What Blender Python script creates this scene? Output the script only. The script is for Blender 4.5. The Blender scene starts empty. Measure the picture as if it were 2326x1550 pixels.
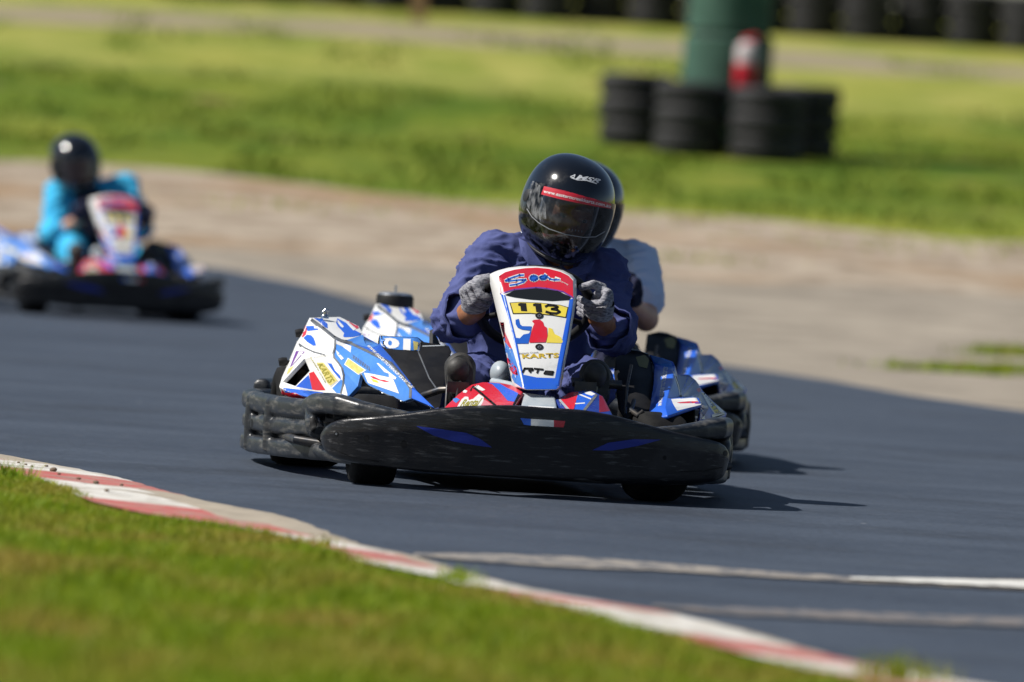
import bpy, bmesh, math, random
import numpy as np
from mathutils import Vector, Matrix, noise, Euler
from mathutils.bvhtree import BVHTree
random.seed(7); rng = np.random.default_rng(7)
R = math.radians
sc = bpy.context.scene
col = sc.collection

# ------------------------------------------------------------------ camera
LENS, SW = 300.0, 36.0
FPX = LENS / SW * 2326; CX, CY = 1163, 775
HZ, ROLL, CH = 385, R(3.7), .881
PITCH = math.atan((CY - HZ) / FPX)
cr, sr, cp, sp = math.cos(ROLL), math.sin(ROLL), math.cos(PITCH), math.sin(PITCH)
Fv = Vector((0, cp, -sp)); U0 = Vector((0, sp, cp)); R0 = Vector((1, 0, 0))
Rv = R0 * cr + U0 * sr; Uv = -R0 * sr + U0 * cr
cam = bpy.data.cameras.new('camera'); camo = bpy.data.objects.new('camera', cam); col.objects.link(camo)
m = Matrix.Identity(4)
for i in range(3): m[i][0], m[i][1], m[i][2] = Rv[i], Uv[i], -Fv[i]
m[2][3] = CH
camo.matrix_world = m
cam.lens = LENS; cam.sensor_width = SW; cam.clip_start = .5; cam.clip_end = 5000
cam.dof.use_dof = True; cam.dof.focus_distance = 23.4; cam.dof.aperture_fstop = 3.9
sc.camera = camo
CAM = Vector((0, 0, CH))
def ray(px, py):                              # direction of the sight line through a point of the photograph
    u = (px - CX) / FPX; v = -(py - CY) / FPX
    return Fv + Rv * u + Uv * v

# ------------------------------------------------------------------ terrain height
KN = [(-60, 0), (44, 0), (47, .04), (50, .16), (62, .70), (72, 1.09), (98, 2.70), (104, 3.0), (130, 3.4), (400, 4.0), (3000, 4.0)]
def zf(Y):
    for (a, za), (b, zb) in zip(KN, KN[1:]):
        if Y <= b: return za + (zb - za) * (Y - a) / (b - a)
    return KN[-1][1]
def level(px, py, z):                         # sight line met with a level plane
    d = ray(px, py); t = (z - CH) / d.z
    return Vector((d.x * t, d.y * t, z))
def ground(px, py):
    d = ray(px, py)
    Y = 6.0
    while Y < 400:
        if CH + d.z / d.y * Y < zf(Y): break
        Y += .05
    lo, hi = Y - .05, Y
    for _ in range(20):
        mid = (lo + hi) / 2
        if CH + d.z / d.y * mid < zf(mid): hi = mid
        else: lo = mid
    Y = (lo + hi) / 2
    return Vector((d.x / d.y * Y, Y, zf(Y)))

# ------------------------------------------------------------------ tags / objects
def tag(o, label=None, cat=None, group=None, kind=None):
    if label: o['label'] = label
    if cat: o['category'] = cat
    if group: o['group'] = group
    if kind: o['kind'] = kind
    return o
def empty(name, loc=(0, 0, 0), rz=0):
    o = bpy.data.objects.new(name, None); col.objects.link(o)
    o.location = loc; o.rotation_euler = (0, 0, rz); o.empty_display_size = .2
    return o
def link(name, me, parent=None, mats=None):
    me.name = name
    if mats:
        for q in mats: me.materials.append(q)
    o = bpy.data.objects.new(name, me); col.objects.link(o)
    if parent: o.parent = parent
    return o
def bake(o):
    dg = bpy.context.evaluated_depsgraph_get()
    me = bpy.data.meshes.new_from_object(o.evaluated_get(dg), preserve_all_data_layers=True, depsgraph=dg)
    old = o.data; o.modifiers.clear(); o.data = me; me.name = o.name
    bpy.data.meshes.remove(old)
    return o
def smooth(o, ang=None):
    o.data.shade_smooth()
    if ang: o.data.set_sharp_from_angle(angle=R(ang))
    return o

# ------------------------------------------------------------------ materials
MC = {}
def nd(nt, t, **kw):
    n = nt.nodes.new(t)
    for k, v in kw.items(): setattr(n, k, v)
    return n
def mat(name, c, rough=.5, c2=None, scale=8, stretch=(1, 1, 1), lo=.4, hi=.6, detail=6, bump=0, bscale=60, bstretch=None, metal=0, coat=0, rvar=0, sub=0, spec=.5, c3=None, scale3=1.5, lo3=.45, hi3=.6, coords='Object'):
    if name in MC: return MC[name]
    M = bpy.data.materials.new(name); MC[name] = M; M.use_nodes = True
    nt = M.node_tree; L = nt.links.new; p = nt.nodes['Principled BSDF']
    p.inputs['Base Color'].default_value = (*c, 1); p.inputs['Roughness'].default_value = rough
    p.inputs['Metallic'].default_value = metal; p.inputs['Coat Weight'].default_value = coat
    p.inputs['Coat Roughness'].default_value = .05; p.inputs['Specular IOR Level'].default_value = spec
    tc = nd(nt, 'ShaderNodeTexCoord')
    def nz(sc_, st, det=detail):
        mp = nd(nt, 'ShaderNodeMapping'); mp.inputs['Scale'].default_value = st
        L(tc.outputs[coords], mp.inputs['Vector'])
        n = nd(nt, 'ShaderNodeTexNoise'); n.inputs['Scale'].default_value = sc_; n.inputs['Detail'].default_value = det
        n.inputs['Roughness'].default_value = .62
        L(mp.outputs[0], n.inputs['Vector']); return n
    last = None
    if c2:
        n = nz(scale, stretch)
        mr = nd(nt, 'ShaderNodeMapRange'); mr.inputs['From Min'].default_value = lo; mr.inputs['From Max'].default_value = hi
        L(n.outputs['Fac'], mr.inputs['Value'])
        mx = nd(nt, 'ShaderNodeMix', data_type='RGBA'); mx.inputs['A'].default_value = (*c, 1); mx.inputs['B'].default_value = (*c2, 1)
        L(mr.outputs[0], mx.inputs['Factor']); last = mx.outputs['Result']
        if rvar:
            ma = nd(nt, 'ShaderNodeMath', operation='MULTIPLY_ADD'); ma.inputs[1].default_value = rvar; ma.inputs[2].default_value = rough
            L(mr.outputs[0], ma.inputs[0]); L(ma.outputs[0], p.inputs['Roughness'])
    if c3:
        n = nz(scale3, (1, 1, 1), 5)
        mr = nd(nt, 'ShaderNodeMapRange'); mr.inputs['From Min'].default_value = lo3; mr.inputs['From Max'].default_value = hi3
        L(n.outputs['Fac'], mr.inputs['Value'])
        mx = nd(nt, 'ShaderNodeMix', data_type='RGBA'); mx.inputs['B'].default_value = (*c3, 1)
        if last: L(last, mx.inputs['A'])
        else: mx.inputs['A'].default_value = (*c, 1)
        L(mr.outputs[0], mx.inputs['Factor']); last = mx.outputs['Result']
    if last: L(last, p.inputs['Base Color'])
    if bump:
        n = nz(bscale, bstretch or (1, 1, 1))
        b = nd(nt, 'ShaderNodeBump'); b.inputs['Strength'].default_value = 1; b.inputs['Distance'].default_value = bump
        L(n.outputs['Fac'], b.inputs['Height']); L(b.outputs[0], p.inputs['Normal'])
    return M

WHITE = mat('white gloss paint', (.82, .82, .80), .32, c2=(.66, .66, .64), scale=30, lo=.58, hi=.8, coat=.3, bump=.0004, bscale=40)
BLUE = mat('deep blue paint', (.018, .115, .68), .35, c2=(.025, .13, .6), scale=30, coat=.2, bump=.0004, bscale=40)
LBLUE = mat('light blue and sky sheen paint', (.06, .225, .69), .32, c2=(.08, .26, .69), scale=25, coat=.3, bump=.0005, bscale=40)  # light blue livery; on the engine pod's front it paints in sky sheen
NAVYP = mat('dark blue paint', (.01, .03, .22), .35, c2=(.02, .05, .25), scale=25, coat=.3)
RED = mat('red paint', (.70, .015, .035), .34, c2=(.62, .03, .06), scale=25, coat=.3, bump=.0004, bscale=40)
YEL = mat('yellow sticker', (.82, .66, .06), .4, c2=(.76, .6, .1), scale=40)
YELW = mat('pale yellow sticker', (.72, .64, .22), .4, c2=(.62, .52, .14), scale=70)
BLK = mat('black trim', (.007, .007, .008), .5, c2=(.012, .012, .013), scale=12, rvar=.1, spec=.25)
GREYP = mat('grey seam', (.09, .10, .12), .5, c2=(.14, .15, .16), scale=40)
PURP = mat('purple edge', (.17, .05, .3), .4)
MAR = mat('maroon paint', (.16, .01, .03), .35, coat=.3)
PLAST = mat('scuffed black plastic', (.0085, .0085, .010), .30, c2=(.15, .15, .15), scale=34, stretch=(.35, 1, 3.6), lo=.56, hi=.84, detail=10, bump=.0012, bscale=26, bstretch=(1, 1, 5), rvar=.25, c3=(.026, .026, .028), scale3=5, lo3=.55, hi3=.75)
PLASTW = mat('weathered grey plastic', (.020, .023, .028), .34, c2=(.19, .18, .16), scale=34, stretch=(.6, .3, 2.0), lo=.50, hi=.82, detail=10, bump=.0015, bscale=30, rvar=.25, c3=(.022, .024, .028), scale3=7, lo3=.5, hi3=.68)
RUB = mat('tyre rubber', (.007, .007, .008), .85, c2=(.014, .014, .0138), spec=.2, scale=25, bump=.0006, bscale=120)
OLDRUB = mat('old tyre rubber', (.009, .009, .010), .7, c2=(.026, .025, .028), scale=5, bump=.002, bscale=30)
ALU = mat('brushed metal', (.5, .52, .55), .35, c2=(.4, .42, .45), scale=30, metal=.85)
GALU = mat('grey painted metal', (.33, .38, .42), .4, c2=(.42, .46, .49), scale=20)
CHROME = mat('chrome', (.8, .8, .8), .12, metal=1)
STEELD = mat('dark steel', (.05, .055, .065), .4, c2=(.1, .09, .08), scale=30, metal=.6)
ENG = mat('engine casting', (.06, .055, .05), .5, c2=(.16, .11, .07), scale=18, metal=.4)

# ------------------------------------------------------------------ mesh helpers
class MB:
    def __init__(s): s.v = []; s.f = []; s.m = []
    def add(s, vs, fs, mi=0):
        b = len(s.v); s.v += [tuple(q) for q in vs]
        for f in fs: s.f.append(tuple(b + i for i in f)); s.m.append(mi)
    def loft(s, rings, mi=0, caps=True, closed=True):
        n = len(rings[0]); vs = [p for r in rings for p in r]; fs = []
        for k in range(len(rings) - 1):
            for i in range(n if closed else n - 1):
                j = (i + 1) % n
                fs.append((k * n + i, k * n + j, (k + 1) * n + j, (k + 1) * n + i))
        if caps and closed:
            fs.append(tuple(range(n - 1, -1, -1))); fs.append(tuple((len(rings) - 1) * n + i for i in range(n)))
        s.add(vs, fs, mi)
    def tube(s, pts, r, mi=0, n=10, r2=None, sq=1):
        pts = [Vector(p) for p in pts]; rr = r if isinstance(r, (list, tuple)) else [r] * len(pts)
        rings = []; up = Vector((0, 0, 1)); prev = None
        for i, p in enumerate(pts):
            t = (pts[min(i + 1, len(pts) - 1)] - pts[max(i - 1, 0)]).normalized()
            if prev is None:
                a = up if abs(t.z) < .9 else Vector((1, 0, 0)); x = t.cross(a).normalized()
            else: x = (prev - t * prev.dot(t)).normalized()
            prev = x; y = t.cross(x)
            sg_ = lambda v: math.copysign(abs(v) ** sq, v)
            rings.append([p + x * (rr[i] * sg_(math.cos(q))) + y * ((r2 or rr[i]) * sg_(math.sin(q))) for q in [2 * math.pi * (k + .5) / n for k in range(n)]])
        s.loft(rings, mi)
    def capsule(s, a, b, ra, rb, mi=0, n=14):
        a, b = Vector(a), Vector(b); t = (b - a)
        t = t.normalized() if t.length > 1e-6 else Vector((0, 0, 1))
        pts, rr = [], []
        for q in (-85, -60, -35, -12): pts.append(a + t * (ra * math.sin(R(q)))); rr.append(ra * math.cos(R(q)))
        for q in (12, 35, 60, 85): pts.append(b + t * (rb * math.sin(R(q)))); rr.append(rb * math.cos(R(q)))
        s.tube(pts, rr, mi, n)
    def ell(s, c, rad, rot=None, mi=0, n=20, k=12):
        c = Vector(c); rings = []
        rot = rot or Matrix.Identity(3)
        for i in range(k):
            el = -math.pi / 2 + .04 + (math.pi - .08) * i / (k - 1)
            rings.append([c + rot @ Vector((rad[0] * math.cos(el) * math.cos(q), rad[1] * math.cos(el) * math.sin(q), rad[2] * math.sin(el))) for q in [2 * math.pi * j / n for j in range(n)]])
        s.loft(rings, mi)
    def box(s, c, d, rot=None, mi=0):
        c = Vector(c); rot = rot or Matrix.Identity(3)
        vs = [c + rot @ Vector((x * d[0] / 2, y * d[1] / 2, z * d[2] / 2)) for x in (-1, 1) for y in (-1, 1) for z in (-1, 1)]
        s.add(vs, [(0, 1, 3, 2), (4, 6, 7, 5), (0, 4, 5, 1), (2, 3, 7, 6), (0, 2, 6, 4), (1, 5, 7, 3)], mi)
    def rev(s, prof, axis_o, ax, mi=0, n=32, close=True):   # profile of (radius, along) round an axis
        o = Vector(axis_o); ax = Vector(ax).normalized()
        x = ax.orthogonal().normalized(); y = ax.cross(x)
        rings = [[o + ax * h + (x * math.cos(q) + y * math.sin(q)) * r for r, h in prof] for q in [2 * math.pi * k / n for k in range(n)]]
        k = len(prof); vs = [p for r_ in rings for p in r_]; fs = []
        for i in range(n):
            j = (i + 1) % n
            for a in range(k if close else k - 1):
                b = (a + 1) % k
                fs.append((i * k + a, j * k + a, j * k + b, i * k + b))
        s.add(vs, fs, mi)
    def mesh(s, name):
        me = bpy.data.meshes.new(name); me.from_pydata(s.v, [], s.f)
        me.polygons.foreach_set('material_index', s.m)
        bm = bmesh.new(); bm.from_mesh(me); bmesh.ops.recalc_face_normals(bm, faces=bm.faces); bm.to_mesh(me); bm.free()
        return me
    def build(s, name, mats, parent=None, ang=40):
        o = link(name, s.mesh(name), parent, mats if isinstance(mats, (list, tuple)) else [mats])
        smooth(o, ang); return o
def bevel(o, w, seg=2, ang=35):
    b = o.modifiers.new('b', 'BEVEL'); b.width = w; b.segments = seg; b.limit_method = 'ANGLE'; b.angle_limit = R(ang); b.harden_normals = False
    return o
def remesh(o, vox, it=6, fac=.5):
    r = o.modifiers.new('r', 'REMESH'); r.mode = 'VOXEL'; r.voxel_size = vox
    if it:
        s = o.modifiers.new('s', 'SMOOTH'); s.iterations = it; s.factor = fac
    ms = list(o.data.materials)
    bake(o)
    o.data.materials.clear()
    for q in ms: o.data.materials.append(q)
    o.data.shade_smooth(); return o

# ------------------------------------------------------------------ main kart frame: measuring from the photograph
YAW, OX, OY = R(6.5), .085, 22.96
class Frame:
    def __init__(s, ox, oy, yaw):
        s.o = Vector((ox, oy, 0)); s.yaw = yaw; s.c, s.s = math.cos(yaw), math.sin(yaw)
    def w2l(s, p):
        d = Vector(p) - s.o; return Vector((s.c * d.x + s.s * d.y, -s.s * d.x + s.c * d.y, d.z))
    def l2w(s, p):
        return s.o + Vector((s.c * p[0] - s.s * p[1], s.s * p[0] + s.c * p[1], p[2]))
    def K(s, px, py, ly):
        a = s.w2l(CAM); d = ray(px, py); e = Vector((s.c * d.x + s.s * d.y, -s.s * d.x + s.c * d.y, d.z))
        return a + e * ((ly - a.y) / e.y)
    def rayl(s, px, py):
        a = s.w2l(CAM); d = ray(px, py); e = Vector((s.c * d.x + s.s * d.y, -s.s * d.x + s.c * d.y, d.z)).normalized()
        return a, e
F1 = Frame(OX, OY, YAW)
K = F1.K

from mathutils.geometry import tessellate_polygon
def subdivide_poly(poly, step):
    tri = tessellate_polygon([[Vector((x, y, 0)) for x, y in poly]])
    return refine([[Vector(poly[i]) for i in t] for t in tri], step)
def refine(tris, step):                          # list of 2-D triangles -> finer triangles
    vs, fs, key = [], [], {}
    def vid(p):
        k = (round(p.x, 2), round(p.y, 2))
        if k not in key: key[k] = len(vs); vs.append(Vector(p))
        return key[k]
    for a, b, c in tris:
        n = max(1, math.ceil(max((a - b).length, (b - c).length, (c - a).length) / step))
        g = [[vid(a + (b - a) * (i / n) + (c - a) * (j / n)) for j in range(n + 1 - i)] for i in range(n + 1)]
        for i in range(n):
            for j in range(n - i):
                f = (g[i][j], g[i + 1][j], g[i][j + 1])
                if len(set(f)) == 3: fs.append(f)
                if j < n - i - 1:
                    f = (g[i + 1][j], g[i + 1][j + 1], g[i][j + 1])
                    if len(set(f)) == 3: fs.append(f)
    return vs, fs
def stick(bvh, vf, lift, fr=F1, keep=None):
    """lay a flat pattern (photo measurements) onto a surface; returns verts, faces"""
    vs = []; last = 23.0
    miss = []
    for v in vf[0]:
        a, e = fr.rayl(v.x, v.y)
        h = bvh.ray_cast(a, e)
        if h[0] is not None and h[3] < 60:
            n = h[1] if h[1].dot(e) < 0 else -h[1]
            vs.append(h[0] + n * lift * .3 - e * lift * .6); last = h[3]
        else: vs.append(None); miss.append((len(vs) - 1, a, e))
    for i, a, e in miss:
        h = bvh.find_nearest(a + e * last)
        n = h[1] if h[1].dot(e) < 0 else -h[1]
        vs[i] = h[0] + n * lift
    return vs, vf[1]
def text2d(body, bold=0, shear=0, space=1):
    cu = bpy.data.curves.new('t', 'FONT'); cu.body = body; cu.offset = bold; cu.shear = shear; cu.space_character = space
    cu.resolution_u = 3
    o = bpy.data.objects.new('t', cu); col.objects.link(o)
    dg = bpy.context.evaluated_depsgraph_get(); dg.update()
    me = bpy.data.meshes.new_from_object(o.evaluated_get(dg))
    bpy.data.objects.remove(o); bpy.data.curves.remove(cu)
    co = np.array([v.co[:2] for v in me.vertices]); mn, mx = co.min(0), co.max(0)
    me.calc_loop_triangles()
    q = [((x - mn[0]) / (mx[0] - mn[0]), (y - mn[1]) / (mx[1] - mn[1])) for x, y in co]
    T = [[q[i] for i in t.vertices] for t in me.loop_triangles]
    bpy.data.meshes.remove(me); return T
def text_px(body, bl, br, tr, tl, bold=0, shear=0, space=1, step=12):
    mp = lambda a, b: Vector(((1 - b) * ((1 - a) * bl[0] + a * br[0]) + b * ((1 - a) * tl[0] + a * tr[0]),
                              (1 - b) * ((1 - a) * bl[1] + a * br[1]) + b * ((1 - a) * tl[1] + a * tr[1])))
    return refine([[mp(*p) for p in t] for t in text2d(body, bold, shear, space)], step)
def line_px(pts, w):                             # a thin stroke as a polygon
    pts = [Vector((x, y)) for x, y in pts]; L, Rr = [], []
    for i, p in enumerate(pts):
        t = (pts[min(i + 1, len(pts) - 1)] - pts[max(0, i - 1)]).normalized(); n = Vector((-t.y, t.x)) * w / 2
        L.append(tuple(p + n)); Rr.append(tuple(p - n))
    return L + Rr[::-1]
def zc(ox, oy, s):                               # zoomed crop -> photo pixels
    return lambda pts: [(ox + x / s, oy + y / s) for x, y in pts]
Z1 = zc(620, 680, 6.459); Z2 = zc(780, 640, 5.167); Z3 = zc(960, 580, 4.079); Z4 = zc(1400, 760, 3.875); Z5 = zc(825, 770, 12.4); Z6 = zc(1120, 600, 11.63); Z7 = zc(1000, 860, 11.63); Z8 = zc(950, 320, 3.875)

class Skin:
    """a part mesh with its surface pattern laid on it, all in one mesh"""
    def __init__(s, o, mats, fr=F1):
        s.o = o; s.fr = fr
        s.mats = list(o.data.materials)
        o.data.calc_loop_triangles()
        s.bvh = BVHTree.FromPolygons([v.co.copy() for v in o.data.vertices], [tuple(t.vertices) for t in o.data.loop_triangles]); s.add = []
    def mi(s, M):
        if M not in s.mats: s.mats.append(M)
        return s.mats.index(M)
    def poly(s, pts, M, lift=.001, step=7):
        s.add.append((*stick(s.bvh, subdivide_poly(pts, step), lift, s.fr), s.mi(M)))
    def text(s, body, bl, br, tr, tl, M, lift=.002, **kw):
        s.add.append((*stick(s.bvh, text_px(body, bl, br, tr, tl, **kw), lift, s.fr), s.mi(M)))
    def line(s, pts, w, M, lift=.0018, step=7):
        for a, b in zip(pts, pts[1:]):
            t = (Vector(b) - Vector(a)).normalized() * w * .3
            s.poly(line_px([tuple(Vector(a) - t), tuple(Vector(b) + t)], w), M, lift, step)
    def disc(s, c, r, M, lift=.002, n=14, ry=None):
        s.poly([(c[0] + r * math.cos(q), c[1] + (ry or r) * math.sin(q)) for q in [2 * math.pi * k / n for k in range(n)]], M, lift)
    def done(s):
        me = s.o.data; bm = bmesh.new(); bm.from_mesh(me)
        for vs, fs, mi in s.add:
            bv = [bm.verts.new(v) for v in vs]
            for f in fs:
                try: q = bm.faces.new([bv[i] for i in f]); q.material_index = mi; q.smooth = True
                except ValueError: pass
        for q in s.mats[len(me.materials):]: me.materials.append(q)
        bm.to_mesh(me); bm.free()
        return s.o

# ================================================================== KART
def plane_ly(c3):
    (x0, y0, l0), (x1, y1, l1), (x2, y2, l2) = c3
    A = np.array([[x0, y0, 1], [x1, y1, 1], [x2, y2, 1]], float); s = np.linalg.solve(A, np.array([l0, l1, l2], float))
    return lambda x, y: float(s[0] * x + s[1] * y + s[2])

def build_kart():
    root = empty('kart', (OX, OY, 0), YAW)
    # ---------------- front bumper
    xk = [0, .06, .12, .2, .28, .36, .43, .48, .515, .54, .553, .558]
    zt = [.247, .247, .245, .237, .222, .204, .192, .184, .177, .164, .148, .128]
    zb = [.048, .048, .048, .048, .049, .051, .055, .060, .066, .077, .094, .116]
    yf = [0, .001, .006, .022, .045, .072, .100, .128, .155, .185, .215, .240]
    XS = [.012 * i for i in range(40)] + [.475, .485, .495, .505, .515, .524, .532, .539, .545, .550, .554, .557, .558]
    def sec(x0, sg):
        x = x0 * sg; t, b, y = (float(np.interp(x0, xk, q)) for q in (zt, zb, yf)); h = t - b
        th = .12 - .05 * max(0, (x0 - .45) / .11)
        pr = [(.052, .97), (.030, .995), (.012, 1.0), (.006, .99), (.0015, .965), (.0, .93), (-.002, .80), (-.002, .68), (.0, .655), (.006, .50), (.012, .34), (.019, .16), (.022, .10), (.027, .05), (.034, .02), (.045, 0), (th * .8, .0), (th, .1), (th, .5), (th, .85), (th * .8, .93)]
        return [(x, y + a, b + h * q) for a, q in pr]
    mb = MB(); mb.loft([sec(x, -1) for x in XS[:0:-1]] + [sec(x, 1) for x in XS])
    fb = mb.build('front_bumper', PLAST, root, 60)
    rm = fb.modifiers.new('s', 'SUBSURF'); rm.levels = rm.render_levels = 1; bake(fb); smooth(fb, 60)
    # dents
    for v in fb.data.vertices:
        n = noise.noise(v.co * 7) * .002 + noise.noise(v.co * 26) * .0007 + noise.noise(Vector((v.co.x * 18, v.co.y * 25, v.co.z * 110))) * .0006
        v.co.y += n; v.co.z += n * .7
    S = Skin(fb, [PLAST])
    S.poly([(945, 968), (1000, 975), (1060, 984), (1092, 998), (1118, 1017), (1080, 1012), (1030, 1003), (985, 990)], mat('blue bumper stripe', (.010, .028, .28), .35, coat=.2), .001)
    S.poly([(1345, 1023), (1382, 1006), (1440, 998), (1502, 999), (1450, 1013), (1390, 1024)], mat('blue bumper stripe', (.012, .04, .42), .35), .001)
    S.poly([(1182, 950), (1206, 952), (1206, 967), (1190, 965)], BLUE); S.poly([(1206, 952), (1258, 955), (1258, 970), (1206, 967)], WHITE); S.poly([(1258, 955), (1284, 957), (1280, 971), (1258, 970)], RED)
    for c, r in (((764, 986), 5), ((832, 996), 6), ((917, 1010), 7), ((1648, 1030), 5), ((1510, 1040), 4)): S.disc(c, r, BLK, .0012, ry=r * 1.3)
    S.disc((764, 986), 2.6, GREYP, .002)
    S.line([(752, 1018), (800, 1040), (860, 1049)], 2, BLK, .0012); S.line([(1545, 1072), (1600, 1070), (1640, 1062)], 2, BLK, .0012)
    S.done()
    # ---------------- side bumpers (blow-moulded loops), one each side
    def side_bumper(sg):
        def P(px, py, ly): q = K(px, py, ly); return Vector((q.x * sg, q.y, q.z))
        m = MB()
        X = -.645 * sg
        lys = [1.80, 1.72, 1.60, 1.45, 1.30, 1.12, .95, .80, .68, .58, .50, .44]; xf = [.90, .97, 1, 1, 1, .99, .975, .945, .905, .86, .81, .76]
        zl = [lambda y: .176 + .012 * (1.3 - y), lambda y: .117 + .02 * (1.3 - y), lambda y: .056 + .022 * (1.3 - y)]
        for zf_, r in zip(zl, (.027, .022, .025)):
            m.tube([(X * f, y, zf_(max(.3, min(y, 1.4)))) for f, y in zip(xf, lys)], r, 0, 20, None, .55)
        for ly, f in ((.93, .972), (1.36, 1.0)):
            m.tube([(X * f - sg * .014, ly, zl[2](ly) - .012), (X * f - sg * .018, ly, zl[1](ly)), (X * f - sg * .014, ly, zl[0](ly) + .012)], .019, 0, 10)
        m.loft([[(X * f + sg * .004, y, zl[2](y)), (X * f + sg * .004, y, zl[0](y)), (X * f + sg * .04, y, zl[0](y)), (X * f + sg * .04, y, zl[2](y))] for f, y in zip(xf[1:], lys[1:])])
        # horn over the end of the front bumper
        m.tube([P(706, 925, .60), P(722, 918, .44), P(745, 916, .30), P(775, 920, .215), P(820, 931, .165), P(880, 944, .125), P(940, 952, .10), P(985, 955, .09)], [.026, .029, .029, .028, .025, .021, .016, .011], 0, 20, None, .6)
        m.tube([P(716, 925, .5), P(713, 962, .44), P(722, 985, .40)], [.028, .026, .022], 0, 12)
        m.ell(P(712, 966, .43), (.022, .034, .036), n=14)
        # lower lip running under the front bumper
        m.tube([P(722, 1022, .50), P(740, 1028, .43), P(775, 1038, .33), P(815, 1046, .25), P(850, 1051, .21)], [.018, .021, .019, .015, .009], 0, 12)
        o = m.build('side_bumper', PLASTW, root); remesh(o, .0048, 2, .5)
        for v in o.data.vertices: v.co += Vector((noise.noise(v.co * 14), noise.noise(v.co * 14 + Vector((5, 0, 0))), noise.noise(v.co * 14 + Vector((0, 9, 0))))) * .0018
        return o
    sbl = side_bumper(1)
    S = Skin(sbl, [PLASTW]); S.poly([(703, 951), (712, 947), (719, 964), (714, 985), (705, 978)], BLK, .0015, 5); S.disc((571, 962), 4, BLK, .001, ry=12); S.done()
    side_bumper(-1)
    # rear bumper
    m = MB()
    for z in (.09, .15, .205): m.tube([(-.60, 1.80, z), (-.56, 1.92, z), (-.45, 1.97, z), (0, 1.98, z), (.45, 1.97, z), (.56, 1.92, z), (.60, 1.80, z)], .027, 0, 12)
    m.box((0, 1.965, .15), (1.0, .03, .12))
    remesh(m.build('rear_bumper', PLASTW, root), .009, 4)
    # ---------------- left pod: the tall engine cover with its front fin
    A = (703, 722, 1.25); Bp = (772, 720, 1.32); C = (815, 741, 1.22); D = (828, 764, 1.06); E = (800, 779, .99)
    Sx = (765, 773, .99); T = (757, 806, .93); Up = (738, 806, .95); V = (673, 782, 1.15); W = (688, 757, 1.22)
    X = (775, 835, .86); Y = (782, 870, .83); Zp = (776, 898, .81)
    p4 = plane_ly([Sx, Zp, (933, 900, .38)]); q4 = lambda x, y: (x, y, p4(x, y))
    st = [q4(848, 804), q4(888, 826), q4(915, 857), q4(933, 882), q4(935, 905)]
    low = [q4(915, 913), q4(876, 897), q4(836, 876), q4(828, 866)]
    arch = [q4(819, 847), q4(812, 878), q4(792, 900)]
    fin = [(863, 783, .86), (888, 810, .70), (915, 845, .55), (948, 889, .38), (986, 926, .20)]
    b1 = (705, 903, .98); b2 = (660, 892, 1.06); b3 = (634, 880, 1.12); b4 = (641, 857, 1.15); b5 = (655, 828, 1.16)
    h = [(691, 815, 1.03), (642, 867, 1.12), (671, 877, 1.08), (703, 843, 1.0)]
    keys = {}
    vs, fs = [], []
    def vi(p):
        k = tuple(p)
        if k not in keys: keys[k] = len(vs); vs.append(K(*p))
        return keys[k]
    fm = {}
    def face(ps, mi=0): fm[len(fs)] = mi; fs.append(tuple(vi(p) for p in ps))
    face([A, Bp, C, D, E, Sx]); face([A, Sx, T, Up, V, W])
    face([V, Up, h[0], b5]); face([Up, T, X, h[3], h[0]]); face([X, Y, Zp, b1, h[2], h[3]]); face([b5, h[0], h[1], b4]); face([b4, h[1], b3]); face([b3, h[1], h[2], b2]); face([b2, h[2], b1])
    c1, c2, c3, c4, c5 = (705, 913, 1.0), (662, 907, 1.08), (640, 897, 1.14), (636, 885, 1.16), (776, 908, .83)
    face([b3, b2, c2, c3]); face([b2, b1, c1, c2]); face([b1, Zp, c5, c1])
    face([Sx, E, st[0], st[1], arch[0], arch[1], X, T], 1); face([X, arch[1], arch[2], Zp, Y], 1); face([st[1], st[2], st[3], st[4], low[0], low[1], low[2], low[3], arch[0]], 1)  # blue lightened here to paint in the sky's gloss on this facet
    face([E, D, fin[0], st[0]], 2); face([st[0], fin[0], fin[1], st[1]], 2); face([st[1], fin[1], fin[2], st[2]], 2); face([st[2], fin[2], fin[3], st[3]], 2); face([st[3], fin[3], fin[4], st[4]], 2)
    # back of the hump and inner flank (turned away from the photo)
    def off(p, dx, dy, dz): q = K(*p) + Vector((dx, dy, dz)); k = ('o', p); keys[k] = len(vs); vs.append(q); return keys[k]
    rA = off(A, .02, .28, -.06); rB = off(Bp, 0, .28, -.06); rC = off(C, .01, .26, -.06); rV = off(V, .03, .32, 0); rb = off(b3, .03, .34, 0); rD = off(D, .05, .3, -.15); rW = off(W, .02, .3, -.02)
    fs.append((vi(Bp), vi(A), rA, rB)); fs.append((vi(C), vi(Bp), rB, rC)); fs.append((vi(D), vi(C), rC, rD)); fs.append((vi(A), vi(W), rW, rA)); fs.append((vi(W), vi(V), rV, rW)); fs.append((vi(V), vi(b5), vi(b4), vi(b3), rb, rV)); fs.append((rA, rW, rV, rb, rD, rC, rB))
    me = bpy.data.meshes.new('engine_pod'); me.from_pydata(vs, [], fs)
    for i_, mi_ in fm.items(): me.polygons[i_].material_index = mi_
    bm = bmesh.new(); bm.from_mesh(me); bmesh.ops.recalc_face_normals(bm, faces=bm.faces)
    bm.to_mesh(me); bm.free()
    pod = link('engine_pod', me, root, None)
    for q_ in (WHITE, LBLUE, BLUE): me.materials.append(q_)
    for i_, mi_ in fm.items(): me.polygons[i_].material_index = mi_
    def out(o):                                   # make the skin face the outside (towards the photo's camera)
        a = F1.w2l(CAM); t = sum((a - p.center).dot(p.normal) * p.area for p in o.data.polygons)
        if t < 0: o.data.flip_normals()
    out(pod)
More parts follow.
